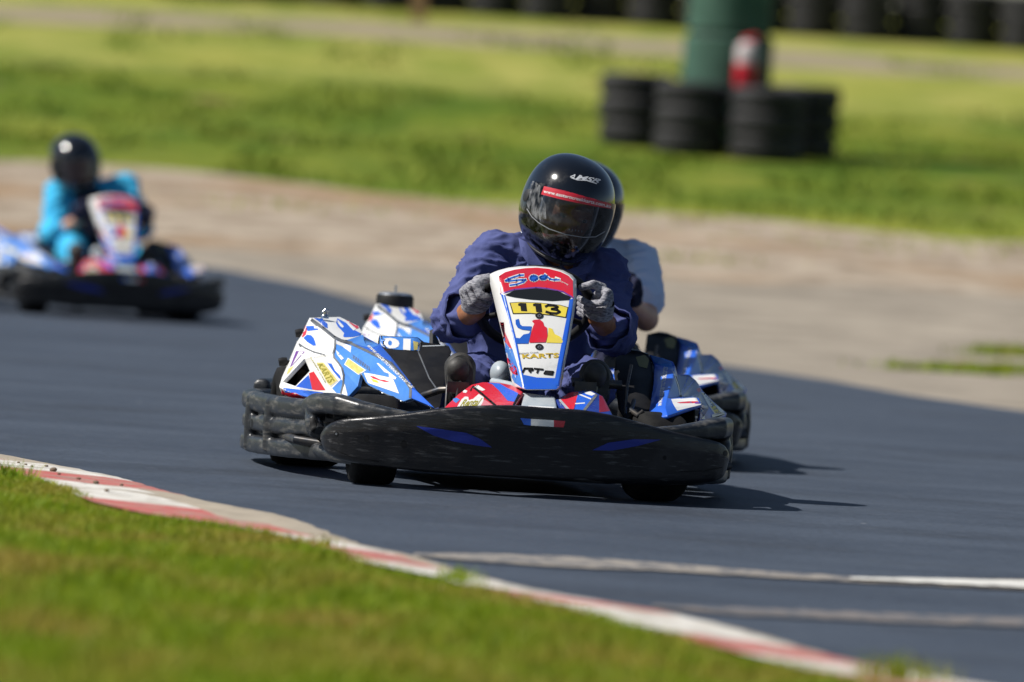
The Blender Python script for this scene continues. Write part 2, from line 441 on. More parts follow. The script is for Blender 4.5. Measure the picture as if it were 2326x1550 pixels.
    sd = pod.modifiers.new('s', 'SOLIDIFY'); sd.thickness = .012; sd.offset = -1; bevel(pod, .006, 3, 12); bake(pod); smooth(pod, 50)
    S = Skin(pod, None)
    # base colours of the facets
    P2 = lambda *ps: [(p[0], p[1]) for p in ps]
    S.poly(Z2([(30, 690), (230, 625), (430, 742), (330, 780), (220, 760)]), LBLUE, .0009)
    for z, M, l in [
        ([(600, 265), (720, 258), (740, 310), (800, 360), (803, 430), (760, 412), (690, 340), (612, 285)], BLUE, .001),
        ([(925, 350), (945, 280), (1010, 315), (1080, 350), (1170, 440), (1330, 522), (1180, 555), (1050, 560), (1030, 545), (1045, 500), (1000, 450), (955, 405)], BLUE, .001),
        ([(1030, 288), (1090, 315), (1225, 435), (1180, 462), (1060, 335)], WHITE, .0015), ([(950, 300), (1040, 400), (1020, 420), (990, 400), (945, 340)], WHITE, .0015),
        ([(1055, 285), (1150, 300), (1220, 350), (1262, 425), (1225, 436), (1110, 340)], RED, .0018),
        ([(490, 395), (600, 392), (603, 428), (672, 432), (660, 450), (512, 468), (490, 440)], BLUE, .001),
        ([(440, 395), (490, 370), (505, 430), (480, 520), (432, 565), (412, 520)], RED, .001),
        ([(448, 570), (500, 520), (560, 530), (595, 565), (620, 630), (632, 680), (590, 684), (500, 625)], BLUE, .001),
        ([(530, 1085), (600, 1060), (772, 1335), (580, 1338), (545, 1180)], RED, .001),
        ([(522, 1110), (545, 1180), (580, 1338), (330, 1292)], BLUE, .001),
        ([(540, 830), (700, 885), (745, 925), (962, 1195), (845, 1285), (790, 1250)], WHITE, .001),
        ([(640, 930), (742, 930), (950, 1190), (845, 1268), (800, 1230)], YELW, .0016),
        ([(780, 905), (810, 940), (860, 945), (910, 1045), (985, 1120), (1000, 1180), (960, 1150), (870, 1040)], BLUE, .0012),
        ([(870, 1310), (1000, 1175), (1025, 1200), (1010, 1385), (930, 1375)], LBLUE, .0012),
        ([(100, 1290), (180, 1372), (330, 1375), (520, 1470), (350, 1462), (200, 1442), (110, 1385)], RED, .0012),
        ([(150, 1300), (340, 1320), (740, 1370), (740, 1470), (540, 1475), (330, 1372), (180, 1370)], BLUE, .0010),
        ([(340, 760), (470, 770), (300, 960), (250, 1000)], PURP, .001), ([(380, 770), (450, 775), (285, 965)], WHITE, .0014), ([(230, 1020), (310, 980), (240, 1080), (200, 1110)], YELW, .0014),
        ([(925, 605), (1150, 690), (1140, 785), (1010, 690), (930, 660)], WHITE, .0012), ([(920, 740), (970, 790), (1042, 870), (1005, 892), (940, 810)], WHITE, .0012), ([(1055, 1240), (1100, 1420), (1040, 1400), (1000, 1385)], WHITE, .0012),
        ([(1100, 858), (1370, 1042), (1315, 1078), (1255, 1110), (1045, 960)], WHITE, .0012), ([(1108, 872), (1345, 1040), (1255, 1098), (1060, 955)], YELW, .0017),
        ]: S.poly(Z1(z), M, l)
    for k in range(11):
        a = (1140 + k * 26, 785 + k * 19); S.poly(Z1([a, (a[0] + 11, a[1] + 7), (a[0] + 26, a[1] + 82), (a[0] + 14, a[1] + 75)]), GREYP, .0016, 20)
    S.text('KARTS', *Z1([(800, 1225), (640, 945), (725, 940), (900, 1210)][::1])[:1], *Z1([(640, 940)]), *Z1([(735, 935)]), *Z1([(905, 1205)]), mat('olive ink', (.35, .3, .05), .5), .0022, bold=.02) if False else None
    S.text('KARTS', *Z1([(650, 960), (815, 1235), (915, 1195), (735, 945)]), mat('olive ink', (.3, .27, .03), .5), .0022, bold=.02)
    S.text('eastern creek', *Z1([(545, 850), (770, 1235), (792, 1225), (575, 850)]), mat('olive ink', (.3, .27, .03), .5), .0019, bold=.01)
    # white badge with a red flash on the fin
    S.poly(Z2([(240, 1070), (330, 1082), (580, 1132), (605, 1190), (655, 1315), (290, 1190)]), WHITE, .0014)
    S.poly(Z5([(190, 1040), (300, 1060), (480, 1150), (600, 1160), (770, 1225), (600, 1215), (420, 1160), (280, 1120)]), RED, .0018); S.poly(Z5([(210, 1110), (400, 1180), (450, 1250), (280, 1210)]), YEL, .0017)
    S.poly(Z5([(380, 690), (430, 680), (690, 900), (940, 1090), (910, 1150), (730, 1080), (720, 980), (600, 940)]), WHITE, .0014)
    S.line(Z2([(30, 700), (350, 850), (560, 960), (700, 1120), (790, 1255), (785, 1385)]), 6, GREYP)
    S.line(Z1([(540, 285), (740, 430), (900, 560), (1000, 610), (1150, 645)]), 7, GREYP); S.line(Z1([(915, 600), (905, 720), (885, 790), (900, 860), (960, 930), (1015, 1010), (1040, 1110), (1030, 1250), (995, 1400)]), 4, GREYP); S.line(Z1([(350, 635), (470, 715), (600, 775), (750, 815)]), 3, GREYP)
    S.line(Z2([(205, 1085), (250, 1170), (290, 1222), (480, 1315), (700, 1412), (900, 1455), (1050, 1492)]), 4, ALU, .002); S.line(Z1([(130, 1225), (330, 1290), (560, 1335), (990, 1395)]), 2.5, WHITE, .002)
    S.text('www.easterncreekkarts.com.au', *Z5([(85, 195), (1360, 1400), (1520, 1395), (215, 165)]), WHITE, .0022, bold=.012)
    S.done()
    # engine inside the pod
    m = MB(); c = K(706, 850, 1.34); m.box(c, (.09, .2, .10)); 
    for k in range(6): m.box(c + Vector((0, -.11, -.045 + .018 * k)), (.085, .05, .008))
    m.tube([c + Vector((-.05, -.1, .05)), c + Vector((.0, -.16, .0)), c + Vector((.04, -.12, -.05))], .012)
    m.build('engine', ENG, root)
    for px, py, ly in ((643, 822, 1.2), (681, 757, 1.25)):
        m = MB(); q = K(px, py, ly); m.rev([(.001, -.012), (.011, -.012), (.013, 0), (.011, .012), (.001, .012)], q, (1, 0, .2), n=14, close=False); m.tube([q, q + Vector((.05, .02, 0))], .005)
        m.build('rubber_mount', BLK, root)
    # ---------------- right pod
    a1, a2, a3, a4 = (1475, 805, .92), (1503, 813, .88), (1529, 822, .86), (1534, 834, .85)
    r1, r2, r3, r4, r5 = (1529, 856, .68), (1521, 881, .52), (1515, 904, .42), (1511, 925, .31), (1516, 945, .26)
    l1, l2, l3, l4 = (1485, 830, .90), (1484, 870, .70), (1477, 915, .48), (1470, 953, .32)
    f1, f2, f3 = (1588, 904, .46), (1594, 920, .42), (1524, 907, .44); g1 = (1546, 900, .6)
    vs.clear(); fs.clear(); keys.clear(); fm.clear()
    face([a1, a2, l1]); face([a2, a3, a4, r1, l1]); face([l1, r1, r2, l2]); face([l2, r2, r3, r4, l3]); face([l3, r4, r5, l4]); face([r3, f3, f1, f2, r5, r4]); face([a4, g1, f3, r3, r2, r1])
    o1, o2, o3, o4, o5, o6, o7, o8, o9 = (1539, 851, 1.0), (1565, 851, 1.0), (1581, 864, .98), (1597, 889, .96), (1622, 915, 1.0), (1652, 940, 1.08), (1648, 951, 1.06), (1588, 960, .8), (1556, 905, .7)
    face([g1, a4, o1]); face([o1, o2, o3, o9, g1]); face([o3, o4, o9]); face([o4, (1610, 928, .92), o8, f2, f1, o9]); face([o4, o5, o6, (1627, 945, .98), (1610, 928, .92)]); face([(1610, 928, .92), (1627, 945, .98), o7, o8]); face([(1627, 945, .98), o6, o7]); face([g1, o9, f1, f3])
    ra = off(o1, -.03, .4, -.02); rb_ = off(o2, -.03, .4, -.02); rc = off(o4, -.03, .45, 0); rd = off(o6, -.02, .5, 0); re = off(a1, .03, .5, -.1); rf = off(a3, 0, .35, 0)
    fs.append((vi(o1), vi(o2), rb_, ra)); fs.append((vi(o2), vi(o3), vi(o4), rc, rb_)); fs.append((vi(o4), vi(o5), vi(o6), rd, rc)); fs.append((ra, rb_, rc, rd)); fs.append((vi(a1), vi(a2), vi(a3), rf, re)); fs.append((vi(a3), vi(a4), vi(o1), ra, rf))
    me = bpy.data.meshes.new('side_pod'); me.from_pydata(vs, [], fs)
    bm = bmesh.new(); bm.from_mesh(me); bmesh.ops.recalc_face_normals(bm, faces=bm.faces); bm.to_mesh(me); bm.free()
    pod = link('side_pod', me, root, [BLUE]); out(pod)
    sd = pod.modifiers.new('s', 'SOLIDIFY'); sd.thickness = .01; sd.offset = -1; bevel(pod, .006, 3, 12); bake(pod); smooth(pod, 50)
    S = Skin(pod, [BLUE])
    S.poly(P2(o1, o2, o3, o4, (1610, 928), (1600, 945), (1570, 920), o9, g1), mat('slate blue paint', (.03, .10, .32), .35, coat=.4), .0008)
    S.poly(Z4([(395, 200), (500, 238), (520, 285), (515, 330), (440, 300), (330, 240), (300, 180)]), LBLUE, .0008); S.poly(Z4([(520, 300), (510, 400), (450, 560), (560, 545)]), LBLUE, .0008)
    S.line(Z4([(520, 370), (545, 450), (570, 550)]), 4, BLK); S.line(Z4([(500, 330), (545, 450), (560, 545)]), 2, WHITE, .0022)
    S.poly(Z4([(482, 570), (725, 555), (752, 600), (740, 622), (535, 672), (500, 615)]), WHITE, .0014); S.poly(Z4([(530, 600), (640, 590), (720, 590), (700, 606), (560, 608)]), RED, .0018); S.poly(Z4([(690, 598), (730, 596), (728, 612), (695, 612)]), PURP, .0022)
    S.text('www.easterncreekkarts', *Z4([(400, 630), (455, 292), (400, 282), (350, 632)]), WHITE, .002, bold=.012)
    S.poly(Z4([(745, 505), (790, 520), (905, 640), (985, 705), (880, 722), (820, 640), (770, 560)]), WHITE, .0012); S.poly(Z4([(750, 515), (780, 530), (890, 650), (925, 695), (880, 705), (825, 630)]), YEL, .0017); S.text('KARTS', *Z4([(770, 545), (885, 700), (920, 690), (795, 540)]), NAVYP, .0022, bold=.01)
    S.poly(Z4([(700, 680), (740, 665), (735, 710), (715, 760)]), MAR, .0012); S.poly(Z4([(745, 745), (775, 710), (780, 745)]), WHITE, .0012); S.poly(Z4([(705, 480), (735, 470), (745, 500), (720, 510)]), RED, .0012); S.poly(Z4([(530, 310), (650, 325), (645, 345), (535, 340)]), WHITE, .001)
    S.done()
    # ---------------- inner guard panels
    def panel(name, poly, mats, depth, parent=root):
        mb_ = MB(); a = [K(*p) for p in poly]; b = [q + Vector((0, depth, 0)) for q in a]
        mb_.loft([a, b]); o = mb_.build(name, mats, parent, 30); bevel(o, .004, 2, 40); bake(o); smooth(o, 40); return o
    g = panel('guard_panel', [(862, 763, 1.0), (950, 767, 1.0), (962, 776, 1.0), (975, 788, 1.0), (1020, 785, .98), (1026, 800, .95), (1012, 860, .8), (1000, 925, .6), (960, 935, .6), (900, 860, .8), (858, 800, 1.0)], [BLK], .025)
    S = Skin(g, [BLK]); S.poly([(863, 764), (950, 768), (957, 778), (953, 797), (905, 795), (880, 792), (862, 785)], LBLUE, .001)
    S.text('01', (864, 790), (932, 797), (933, 770), (865, 767), WHITE, .002, bold=.06); S.line([(957, 772), (950, 800), (975, 860), (998, 893)], 3, GREYP, .002); S.line([(960, 787), (1020, 785)], 2, GALU, .002); S.poly([(938, 775), (950, 778), (948, 795), (940, 796)], YELW, .002); S.done()
    g = panel('guard_panel', [(1400, 800, .95), (1431, 793, .95), (1452, 796, .95), (1474, 806, .93), (1490, 832, .94), (1496, 880, .78), (1484, 953, .52), (1420, 955, .52), (1406, 930, .6), (1396, 850, .85)], [BLK], .02)
    S = Skin(g, [BLK]); S.poly(Z4([(170, 200), (250, 180), (290, 220), (270, 300), (200, 280)]), mat('dull yellow label', (.2, .18, .05), .5), .001); S.line(Z4([(120, 132), (200, 140), (280, 172), (320, 240), (325, 330)]), 2.5, GALU, .002); S.done()
    # ---------------- nose number panel
    ol = Z3([(700, 182), (760, 152), (850, 128), (950, 114), (1060, 110), (1170, 120), (1280, 148), (1360, 188), (1402, 234), (1405, 400), (1380, 560), (1340, 800), (1300, 1000), (1264, 1225), (1235, 1250), (960, 1250), (935, 1235), (900, 1060), (840, 760), (790, 560), (740, 350)])
    ly = lambda y: .20 + (890 - y) / 280 * .28
    ring = [K(x, y, ly(y)) for x, y in ol]; cen = sum(ring, Vector()) / len(ring)
    r_mid = [q + Vector(((-.012 if q.x < cen.x else .012) * min(1, abs(q.x - cen.x) / .04), .045, .002)) for q in ring]
    r_back = [q + Vector(((-.018 if q.x < cen.x else .018) * min(1, abs(q.x - cen.x) / .04), .10, -.004)) for q in ring]
    mb = MB(); mb.loft([ring, r_mid, r_back]); npn = mb.build('number_panel', WHITE, root, 30); bevel(npn, .005, 3, 30); bake(npn); smooth(npn, 35)
    S = Skin(npn, [WHITE])
    S.poly(Z3([(706, 195), (765, 158), (850, 135), (950, 121), (1060, 116), (1170, 127), (1275, 154), (1352, 192), (1392, 236), (1394, 392), (1300, 335), (1150, 305), (1050, 298), (850, 315), (726, 352)]), RED, .001)
    S.line(Z3([(722, 358), (850, 318), (1050, 300), (1150, 308), (1300, 338), (1395, 395)]), 3, PURP, .0014)
    S.poly(Z3([(762, 368), (850, 328), (1050, 308), (1250, 330), (1372, 388), (1360, 415), (1200, 425), (1000, 411), (850, 391), (775, 374)]), mat('smoked window', (.012, .014, .015), .3, coat=.3), .0014)
    S.poly(Z3([(724, 360), (764, 372), (812, 560), (872, 800), (922, 1060), (932, 1108), (1060, 1134), (1226, 1140), (1252, 1000), (1298, 760), (1338, 560), (1360, 412), (1396, 402), (1380, 560), (1340, 800), (1300, 1000), (1264, 1218), (1235, 1243), (960, 1243), (937, 1230), (900, 1060), (838, 760), (788, 560)]), BLUE, .0012)
    S.poly(Z3([(804, 440), (900, 434), (1080, 440), (1280, 462), (1352, 484), (1330, 582), (1200, 560), (1000, 542), (835, 545)]), BLK, .0013); S.poly(Z3([(814, 445), (905, 439), (1080, 445), (1280, 467), (1342, 488), (1323, 573), (1200, 553), (1000, 536), (843, 538)]), YEL, .0017)
    S.poly(Z3([(884, 450), (905, 443), (958, 446), (968, 521), (912, 518), (905, 472), (886, 470)]), BLK, .0024)
    S.poly(Z3([(1022, 452), (1044, 446), (1098, 450), (1108, 531), (1052, 528), (1044, 475), (1024, 473)]), BLK, .0024)
    S.line(Z3([(1140, 477), (1160, 466), (1215, 467), (1250, 480), (1240, 492), (1195, 500), (1250, 510), (1270, 527), (1240, 542), (1185, 539), (1145, 526)]), 5.6, BLK, .0024)
    S.poly(Z3([(860, 600), (890, 590), (902, 640), (925, 658), (1010, 660), (1000, 740), (978, 820), (865, 820), (860, 765), (900, 770), (935, 735), (985, 725), (1000, 700), (920, 690), (880, 672), (862, 640)]), mat('logo blue', (.02, .12, .55), .35), .0014)
    S.poly(Z3([(1012, 612), (1030, 600), (1085, 596), (1115, 620), (1125, 655), (1150, 672), (1158, 755), (1138, 808), (988, 811), (1002, 740), (1016, 680), (1034, 635)]), RED, .0018); S.poly(Z3([(1166, 672), (1200, 682), (1222, 730), (1278, 758), (1300, 800), (1290, 815), (1145, 811), (1160, 752)]), YEL, .0014)
    for c in ((1080, 560), (1080, 850)):
        q = Z3([c])[0]; S.disc(q, 9.2, BLK, .0024, ry=6.8); S.disc((q[0] + .5, q[1] + .8), 4.5, ALU, .003, ry=3.2); S.disc((q[0] + .5, q[1] + .8), 2.3, BLK, .0036, ry=1.6)
    S.text('KARTS', *Z3([(925, 958), (1262, 950), (1262, 905), (920, 918)]), mat('gold letter', (.6, .42, .03), .4), .0018, bold=.03); S.text('Eastern Creek', *Z3([(890, 918), (1075, 905), (1075, 893), (890, 903)]), GREYP, .0018, bold=.01)
    def rt(pts, w=4.2): S.line(Z3(pts), w, BLK, .002, 8)
    rt([(925, 1085), (945, 1050), (1015, 1052), (1020, 1065), (985, 1070)]); rt([(985, 1070), (1000, 1085)]); rt([(1035, 1052), (1115, 1060)]); rt([(1072, 1058), (1060, 1090)])
    rt([(1125, 1098), (1140, 1075), (1210, 1080), (1200, 1108), (1125, 1098)], 3.5); rt([(1132, 1087), (1205, 1092)], 3)
    # script lettering on the red band: white outline, blue core
    sw = [(800, 295), (700, 300), (560, 345), (400, 400), (330, 445), (420, 455), (620, 430), (780, 420), (860, 420), (800, 480), (620, 540), (450, 565)]
    oo = [(1075 + 95 * math.cos(q), 375 + 62 * math.sin(q)) for q in [2 * math.pi * k / 12 for k in range(13)]]
    dd = [(1320 + 85 * math.cos(q), 365 + 42 * math.sin(q)) for q in [2 * math.pi * k / 12 for k in range(13)]]
    ds = [(1360, 280), (1420, 330), (1500, 405), (1620, 425), (1740, 420)]
    for pts, w in ((sw, 7.5), (oo, 7.5), (dd, 7.5), (ds, 7), ([(1650, 370), (1760, 410)], 6)): S.line(Z6(pts), w, WHITE, .0016, 6)
    for pts, w in ((sw, 3.6), (oo, 4), (dd, 4), (ds, 3.2)): S.line(Z6(pts), w, mat('logo blue', (.02, .12, .55), .35), .0021, 6)
    S.poly(Z6(oo[:-1]), mat('logo blue', (.02, .12, .55), .35), .002); S.poly(Z6(dd[:-1]), mat('logo blue', (.02, .12, .55), .35), .002)
    S.text('karting', *Z6([(1770, 480), (1970, 570), (1990, 530), (1790, 430)]), WHITE, .0016)
    # flanks
    for z, M in (([(692, 612), (720, 625), (775, 740), (830, 868), (800, 850), (735, 760)], RED), ([(735, 760), (800, 850), (832, 870), (890, 1060), (930, 1235), (850, 1180), (800, 1080), (770, 1000), (742, 880)], LBLUE), ([(738, 930), (800, 960), (868, 1040), (885, 1115), (840, 1100), (770, 1010)], RED), ([(1392, 940), (1384, 985), (1330, 1120), (1282, 1180), (1292, 1120), (1340, 1010)], YELW), ([(1398, 600), (1392, 900), (1340, 1000), (1370, 800)], MAR)): S.poly(Z3(z), M, .0012, 8)
    S.done()
    # ---------------- front fairing wings
    lw = lambda y: .06 + (932 - y) / 66 * .26
    def wing(poly, lyf, base):
        a = [K(x, y, lyf(y)) for x, y in poly]
        mb_ = MB(); c0 = sum(a, Vector()) / len(a)
        mb_.loft([a, [q + Vector((0, .012, -.03)) for q in a]])
        o = mb_.build('front_fairing', base, root, 30); bevel(o, .007, 3, 25); bake(o); smooth(o, 40); return o
    w = wing([(1003, 930), (1040, 894), (1069, 873), (1095, 867), (1135, 868), (1165, 874), (1190, 890), (1174, 912), (1164, 932)], lw, RED)
    S = Skin(w, [RED])
    S.poly(Z7([(1250, 110), (1560, 130), (1750, 240), (2060, 390), (1960, 620), (1780, 590), (1560, 330), (1380, 160)]), BLUE); S.poly(Z7([(830, 170), (940, 135), (1190, 300), (1110, 330), (1020, 300)]), WHITE); S.poly(Z7([(540, 340), (620, 285), (720, 330), (680, 385), (610, 375)]), WHITE)
    S.poly(Z7([(290, 560), (380, 480), (520, 560), (420, 650)]), LBLUE); S.poly(Z7([(430, 780), (560, 560), (650, 480), (740, 490), (755, 580), (870, 540), (1020, 410), (1150, 500), (1140, 600), (1060, 740), (900, 790)]), WHITE, .0012); S.poly(Z7([(1060, 740), (1160, 560), (1450, 740), (1460, 775), (1080, 785)]), mat('pale red paint', (.62, .2, .24), .4), .001)
    S.text('Rental', *Z7([(520, 740), (1010, 740), (1120, 520), (600, 560)]), mat('olive ink', (.3, .27, .03), .5), .002, bold=.03, shear=.3)
    S.line(Z7([(810, 175), (1110, 420), (1330, 610), (1510, 760)]), 5, BLK, .002); S.line(Z7([(2080, 440), (1940, 700)]), 5, BLK, .002); S.done()
    w = wing([(1258, 908), (1296, 889), (1345, 885), (1372, 900), (1394, 944), (1290, 940)], lambda y: .06 + (944 - y) / 60 * .24, NAVYP)
    S = Skin(w, [NAVYP]); zr = zc(1250, 740, 3.604)
    S.poly(zr([(60, 580), (150, 545), (230, 545), (215, 600), (190, 690), (130, 690)]), RED); S.poly(zr([(230, 545), (300, 540), (370, 560), (310, 640), (270, 700), (200, 690), (215, 600)]), BLUE); S.poly(zr([(275, 545), (330, 540), (370, 560), (340, 575), (290, 560)]), WHITE, .0016); S.line(zr([(230, 560), (330, 600)]), 3, WHITE, .0016); S.line(zr([(205, 640), (280, 635)]), 2.5, WHITE, .0016); S.line(zr([(375, 570), (280, 690)]), 6, GREYP, .0018); S.line(zr([(60, 590), (150, 690)]), 5, GALU, .0018); S.poly(zr([(400, 570), (430, 580), (490, 700), (400, 710)]), MAR, .001); S.done()
    w = wing([(1186, 890), (1262, 900), (1270, 944), (1182, 936)], lambda y: .07 + (944 - y) / 60 * .2, GALU); w.name = 'nose_plate'
    S = Skin(w, [GALU]); S.poly([(1200, 922), (1258, 925), (1262, 936), (1196, 933)], WHITE, .001); S.done()
    # ---------------- chassis
    m = MB(); m.box((0, .92, .075), (.50, 1.15, .012)); m.build('floor_tray', BLK, root)
    m = MB()
    for sg in (-1, 1):
        m.tube([(sg * .2, .13, .09), (sg * .26, .22, .085), (sg * .27, .6, .07), (sg * .31, 1.1, .07), (sg * .31, 1.85, .08)], .015)
        m.tube([(sg * .27, .45, .07), (sg * .6, .55, .1), (sg * .62, 1.15, .1), (sg * .3, 1.2, .07)], .012)
    for y in (.14, .45, 1.2, 1.8): m.tube([(-.28, y, .075), (.28, y, .075)], .014)
    m.tube([(-.34, .3, .125), (.34, .3, .125)], .012)
    m.tube([K(1048, 884, .42), K(1000, 886, .44), K(960, 900, .5)], .010); m.tube([K(1300, 868, .42), K(1412, 875, .42)], .0125)
    m.tube([K(1222, 880, .3), K(1215, 770, .62)], .011)
    for px in (1012, 1420): m.tube([K(px, 940, .38), K(px + 4, 880, .40), K(px + 14, 830, .46)], .0045)
    m.tube([K(1430, 930, .35), K(1450, 945, .3), K(1462, 935, .3)], .007); m.tube([K(1440, 910, .4), K(1432, 940, .33)], .006)
    m.build('chassis_frame', STEELD, root)
    m = MB(); m.tube([(-.56, 1.38, .135), (.56, 1.38, .135)], .02); m.build('rear_axle', STEELD, root)
    m = MB(); m.ell(K(1136, 848, .46), (.028, .05, .034)); m.tube([K(1120, 868, .44), K(1172, 880, .34)], .012); m.build('column_cover', GALU, root)
    # seat
    m = MB(); rings = []
    for t in range(9):
        f = t / 8; y = 1.02 + .42 * f; z = .07 + .02 * f + (.40 * max(0, f - .45) ** 1.2); w = .19 - .03 * f
        rings.append([(sg * w * a, y + .02 * abs(a) * 0, z + .12 * abs(a) ** 3) for sg, a in [(1, q / 4) for q in range(-4, 5)]])
    m.loft(rings, caps=False, closed=False); st_ = m.build('seat', BLK, root); sd = st_.modifiers.new('s', 'SOLIDIFY'); sd.thickness = .012; bake(st_); smooth(st_, 50)
    # steering wheel
    cwh = K(1215, 700, .665); nrm = Vector((0, math.cos(R(46)), math.sin(R(46))))      # faces the driver
    m = MB(); xa = Vector((1, 0, 0)); ya = nrm.cross(xa)
    if ya.z < 0: ya = -ya
    ringp = [cwh + (xa * math.cos(q) + ya * math.sin(q)) * .155 for q in [2 * math.pi * k / 40 for k in range(41)]]
    m.tube(ringp, .0135, 0, 12)
    for q in (R(200), R(340), R(90)): m.tube([cwh, cwh + (xa * math.cos(q) + ya * math.sin(q)) * .15], .008)
    m.rev([(.001, -.02), (.04, -.02), (.045, .0), (.04, .02), (.001, .02)], cwh, nrm, n=20, close=False)
    m.build('steering_wheel', BLK, root)
    # wheels
    def wheel(x, y, r, w, steer):
        prof = []
        hw = w / 2
        prof = [(r * .50, -hw * .8), (r * .62, -hw * .97), (r * .8, -hw), (r * .93, -hw * .93), (r * .99, -hw * .75), (r, -hw * .4), (r, 0), (r, hw * .4), (r * .99, hw * .75), (r * .93, hw * .93), (r * .8, hw), (r * .62, hw * .97), (r * .50, hw * .8)]
        m = MB(); m.rev(prof, (0, 0, 0), (1, 0, 0), n=48)
        o = m.build('wheel', RUB, root, 60); o.location = (x, y, r); o.rotation_euler = (0, 0, steer)
        m = MB(); m.rev([(.02, -hw * .3), (.05, -hw * .3), (r * .46, -hw * .55), (r * .51, -hw * .82), (r * .51, hw * .82), (r * .46, hw * .55), (.05, hw * .3), (.02, hw * .3)], (0, 0, 0), (1, 0, 0), n=28)
        m.build('rim', ALU, o, 40)
    wl, wr = F1.w2l(ground(840, 1099)), F1.w2l(ground(1490, 1141))
    wheel(wl.x, .33, .122, .128, R(1)); wheel(wr.x, .33, .122, .135, R(17))
    wheel(-.50, 1.38, .142, .20, 0); wheel(.50, 1.38, .142, .20, 0)
    # pedals
    for px in (1040, 1330):
        m = MB(); q = K(px, 880, .36); m.tube([(q.x, .33, .08), q], .006); m.box(q, (.06, .012, .03)); m.build('pedal', STEELD, root)
    return root
kart = build_kart()
tag(kart, 'rental kart leading, number 113 on its nose panel, white blue and red bodywork, black bumper', 'kart', 'karts racing on the track')
def copy_kart(src, fr, skip=()):
    r = src.copy(); col.objects.link(r); r.location = fr.o; r.rotation_euler = (0, 0, fr.yaw)
    for ch in list(src.children):
        if ch.name.split('.')[0] in skip: continue
        c = ch.copy(); col.objects.link(c); c.parent = r
        for g_ in list(ch.children):
            d = g_.copy(); col.objects.link(d); d.parent = c
    return r
F2 = Frame(OX + .105, OY + 3.0, R(5))
F3 = Frame(-1.93, 42.75, R(17))
kart2 = copy_kart(kart, F2); kart2['label'] = 'rental kart close behind the leading kart, mostly hidden, round black air filter on its pod'
kart3 = copy_kart(kart, F3); kart3['label'] = 'blurred rental kart at the left, driver in bright blue, red topped white nose panel'
# small fittings on top of the engine pods
m = MB(); q = K(738, 719, 1.24)
m.rev([(.001, 0), (.012, 0), (.011, .008), (.007, .012), (.007, .018), (.001, .018)], q - Vector((0, 0, .006)), (0, 0, 1), n=16, close=False)
m.tube([q + Vector((-.008, 0, .010)), q + Vector((.0, 0, .021)), q + Vector((.010, 0, .017))], .003)
m.build('filler_cap', CHROME, kart)
m = MB(); q = F2.K(896, 700, 1.3)
m.rev([(.001, -.01), (.058, -.01), (.06, 0), (.06, .035), (.056, .042)], q, (0, 0, 1), n=32, close=False)
m.rev([(.001, .05), (.035, .05), (.054, .046), (.056, .040)], q, (0, 0, 1), 1, n=32, close=False); m.tube([q + Vector((0, 0, .04)), q + Vector((0, 0, .072))], .004, 1)
m.build('air_filter', [BLK, ALU], kart2)

# ================================================================== PEOPLE
SUIT = mat('navy overalls cloth', (.060, .074, .205), .85, c2=(.082, .098, .245), scale=14, bump=.0016, bscale=55, spec=.2)
TEE = mat('pale blue tee shirt cloth', (.58, .68, .88), .85, c2=(.62, .71, .88), scale=14, bump=.0016, bscale=50, spec=.2)
CYAN = mat('bright blue top cloth', (.045, .42, .72), .8, c2=(.06, .48, .76), scale=10, bump=.0016, bscale=50, spec=.2)
DARKC = mat('dark navy cloth', (.012, .015, .04), .85, c2=(.02, .022, .05), scale=14, bump=.0016, bscale=50, spec=.2)
SKINB = mat('tanned skin', (.26, .105, .045), .5, c2=(.34, .15, .07), scale=30, bump=.0008, bscale=90, spec=.4)
SKINP = mat('fair skin', (.52, .28, .19), .5, c2=(.58, .32, .22), scale=25, bump=.0006, bscale=90, spec=.4)
KNIT = mat('grey knit glove', (.36, .36, .39), .9, c2=(.12, .12, .15), scale=70, stretch=(1, 1, 3.2), lo=.42, hi=.62, bump=.0025, bscale=110, bstretch=(1, 1, 2.5), spec=.2)
SHOE = mat('worn shoe', (.018, .017, .016), .6, c2=(.04, .038, .034), scale=20, bump=.001, bscale=50)
HEL = mat('black helmet paint', (.004, .005, .007), .12, c2=(.02, .02, .021), scale=22, lo=.55, hi=.8, coat=.8, rvar=.3, bump=.0006, bscale=18)
HEL.node_tree.nodes['Principled BSDF'].inputs['Coat Roughness'].default_value = .11
HELT = mat('helmet trim', (.02, .02, .022), .5)
VIS = bpy.data.materials.new('tinted visor'); VIS.use_nodes = True
nt = VIS.node_tree; nt.nodes.clear(); L = nt.links.new
o_ = nd(nt, 'ShaderNodeOutputMaterial'); tr = nd(nt, 'ShaderNodeBsdfTransparent'); tr.inputs[0].default_value = (.70, .71, .76, 1)
gl = nd(nt, 'ShaderNodeBsdfGlossy'); gl.inputs['Roughness'].default_value = .06; fr_ = nd(nt, 'ShaderNodeFresnel'); fr_.inputs[0].default_value = 1.52
mx_ = nd(nt, 'ShaderNodeMixShader'); L(fr_.outputs[0], mx_.inputs[0]); L(tr.outputs[0], mx_.inputs[1]); L(gl.outputs[0], mx_.inputs[2])
df = nd(nt, 'ShaderNodeBsdfDiffuse'); df.inputs[0].default_value = (.3, .3, .3, 1); tcv = nd(nt, 'ShaderNodeTexCoord'); nv = nd(nt, 'ShaderNodeTexNoise'); nv.inputs['Scale'].default_value = 40; nv.inputs['Detail'].default_value = 8
L(tcv.outputs['Object'], nv.inputs['Vector']); mrv = nd(nt, 'ShaderNodeMapRange'); mrv.inputs[1].default_value = .5; mrv.inputs[2].default_value = .9; mrv.inputs[4].default_value = .3; L(nv.outputs['Fac'], mrv.inputs[0])
